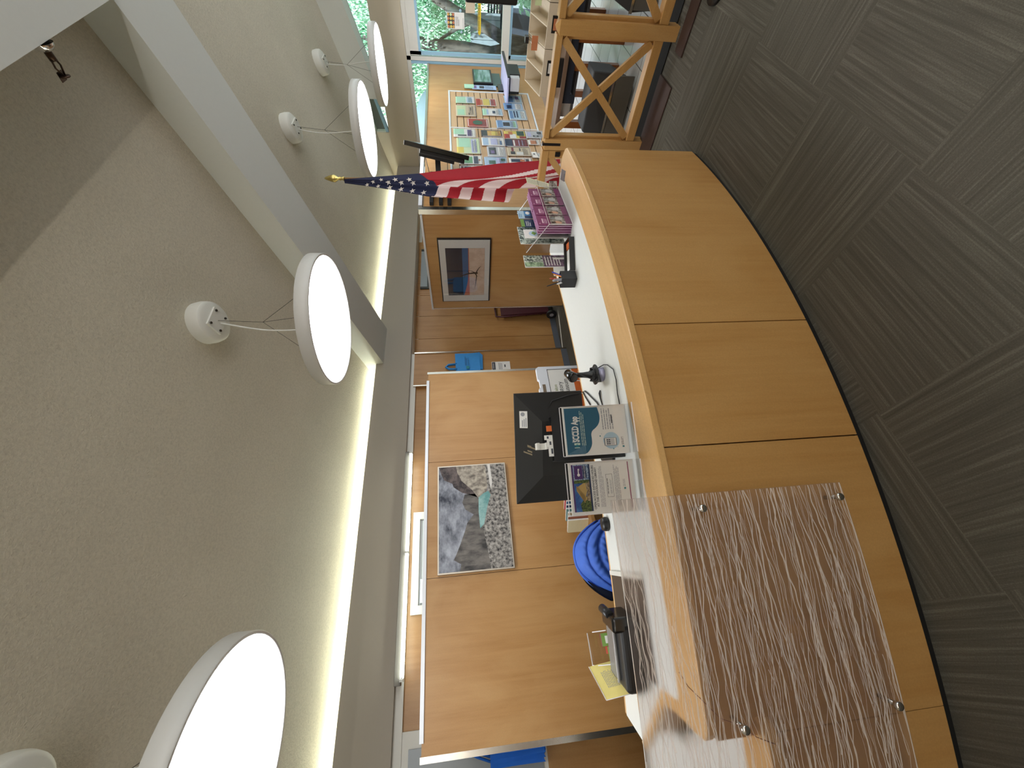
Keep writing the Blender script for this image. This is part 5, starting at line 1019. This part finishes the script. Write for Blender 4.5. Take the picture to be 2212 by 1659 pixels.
leaves('foliage', LEAF, [(12.8, 15, -1, 5.5, .9, 3.2, .8), (13.5, 15.5, -1, 5.5, .2, 2.0, .3), (11.6, 12.2, 1.5, 3.8, 1.9, 2.8, .04), (11.5, 14, 2.5, 5, 2.7, 4.5, .2)], 30000, .085, 'dense bright green hanging leaves outside the window')
leaves('shrubs', LEAF, [(10.2, 11.0, 1.2, 2.3, -.4, .25, .5), (10.5, 11.4, 3.6, 5.2, -.3, 1.0, .6)], 2600, .13, 'green shrubs close to the window sill outdoors', .1, 9)
dw = thing('garden_wall', (13.2, 3.35, -.45), 'dark louvred garden wall beyond the tree', 'wall')
B().box(13.0, 2.2, -.45, 13.2, 4.1, .30).build('wall', plain('dark_wall', (62, 70, 84), .7), dw)
for i in range(5): B().box(12.95, 2.2, .30 + i * .07, 13.05, 3.15, .34 + i * .07).build('louvre', plain('louvre_dark', (40, 46, 56), .6) if 'louvre_dark' not in MATS else MATS['louvre_dark'], dw)
B().box(12.96, 2.5, -.45, 13.0, 2.9, .1).box(12.96, 3.66, -.45, 13.0, 3.95, -.1).build('pale_slab', plain('pale_slab', (170, 178, 186), .7), dw)
fe = thing('plank_fence', (12.9, 3.4, -.45), 'pale weathered plank fence beyond the tree trunks', 'fence')
for i in range(6): B().box(12.84, 3.0 + i * .13, .32, 12.88, 3.12 + i * .13, 1.05).build('plank', plain('fence_plank', (150, 160, 168), .8, var=.15, scale=9) if 'fence_plank' not in MATS else MATS['fence_plank'], fe)
dm = thing('grey_dome_shape', (11.6, 4.6, -.45), 'smooth grey rounded canopy seen through the high glass strip', 'canopy')  # plain dome shape for the grey form in the strip glass
B().grid(lambda a, c: (11.6 + .9 * math.cos(a * 6.283) * math.cos(c * 1.57), 5.0 + .95 * math.sin(a * 6.283) * math.cos(c * 1.57), 1.75 + .80 * math.sin(c * 1.57)), 32, 12).build('dome', plain('dome_grey', (130, 146, 156), .6), dm); B().cyl((11.6, 5.0, -.45), (11.6, 5.0, 1.8), .06, 12).build('post', STEEL, dm)
struct(B().prism([(9.02, -6, CZ(-6) + .0), (9.02, 5.3, CZ(5.3)), (9.9, 5.3, CZ(5.3) - .02), (9.9, -6, CZ(-6) - .02)], (0, 0, .02)).build('roof_eave', plain('eave_dark', (84, 74, 60), .8)))
wd = bpy.data.worlds.new('sky'); scene.world = wd; wd.use_nodes = True
bg = wd.node_tree.nodes['Background']; bg.inputs[0].default_value = rgb(232, 234, 236); bg.inputs[1].default_value = 2.2
sl = bpy.data.lights.new('sun', 'SUN'); sl.energy = 7.0; sl.angle = .02; so = bpy.data.objects.new('sun', sl); COL.objects.link(so)
so.rotation_euler = V((.62, -.2, -.76)).to_track_quat('-Z', 'Y').to_euler()
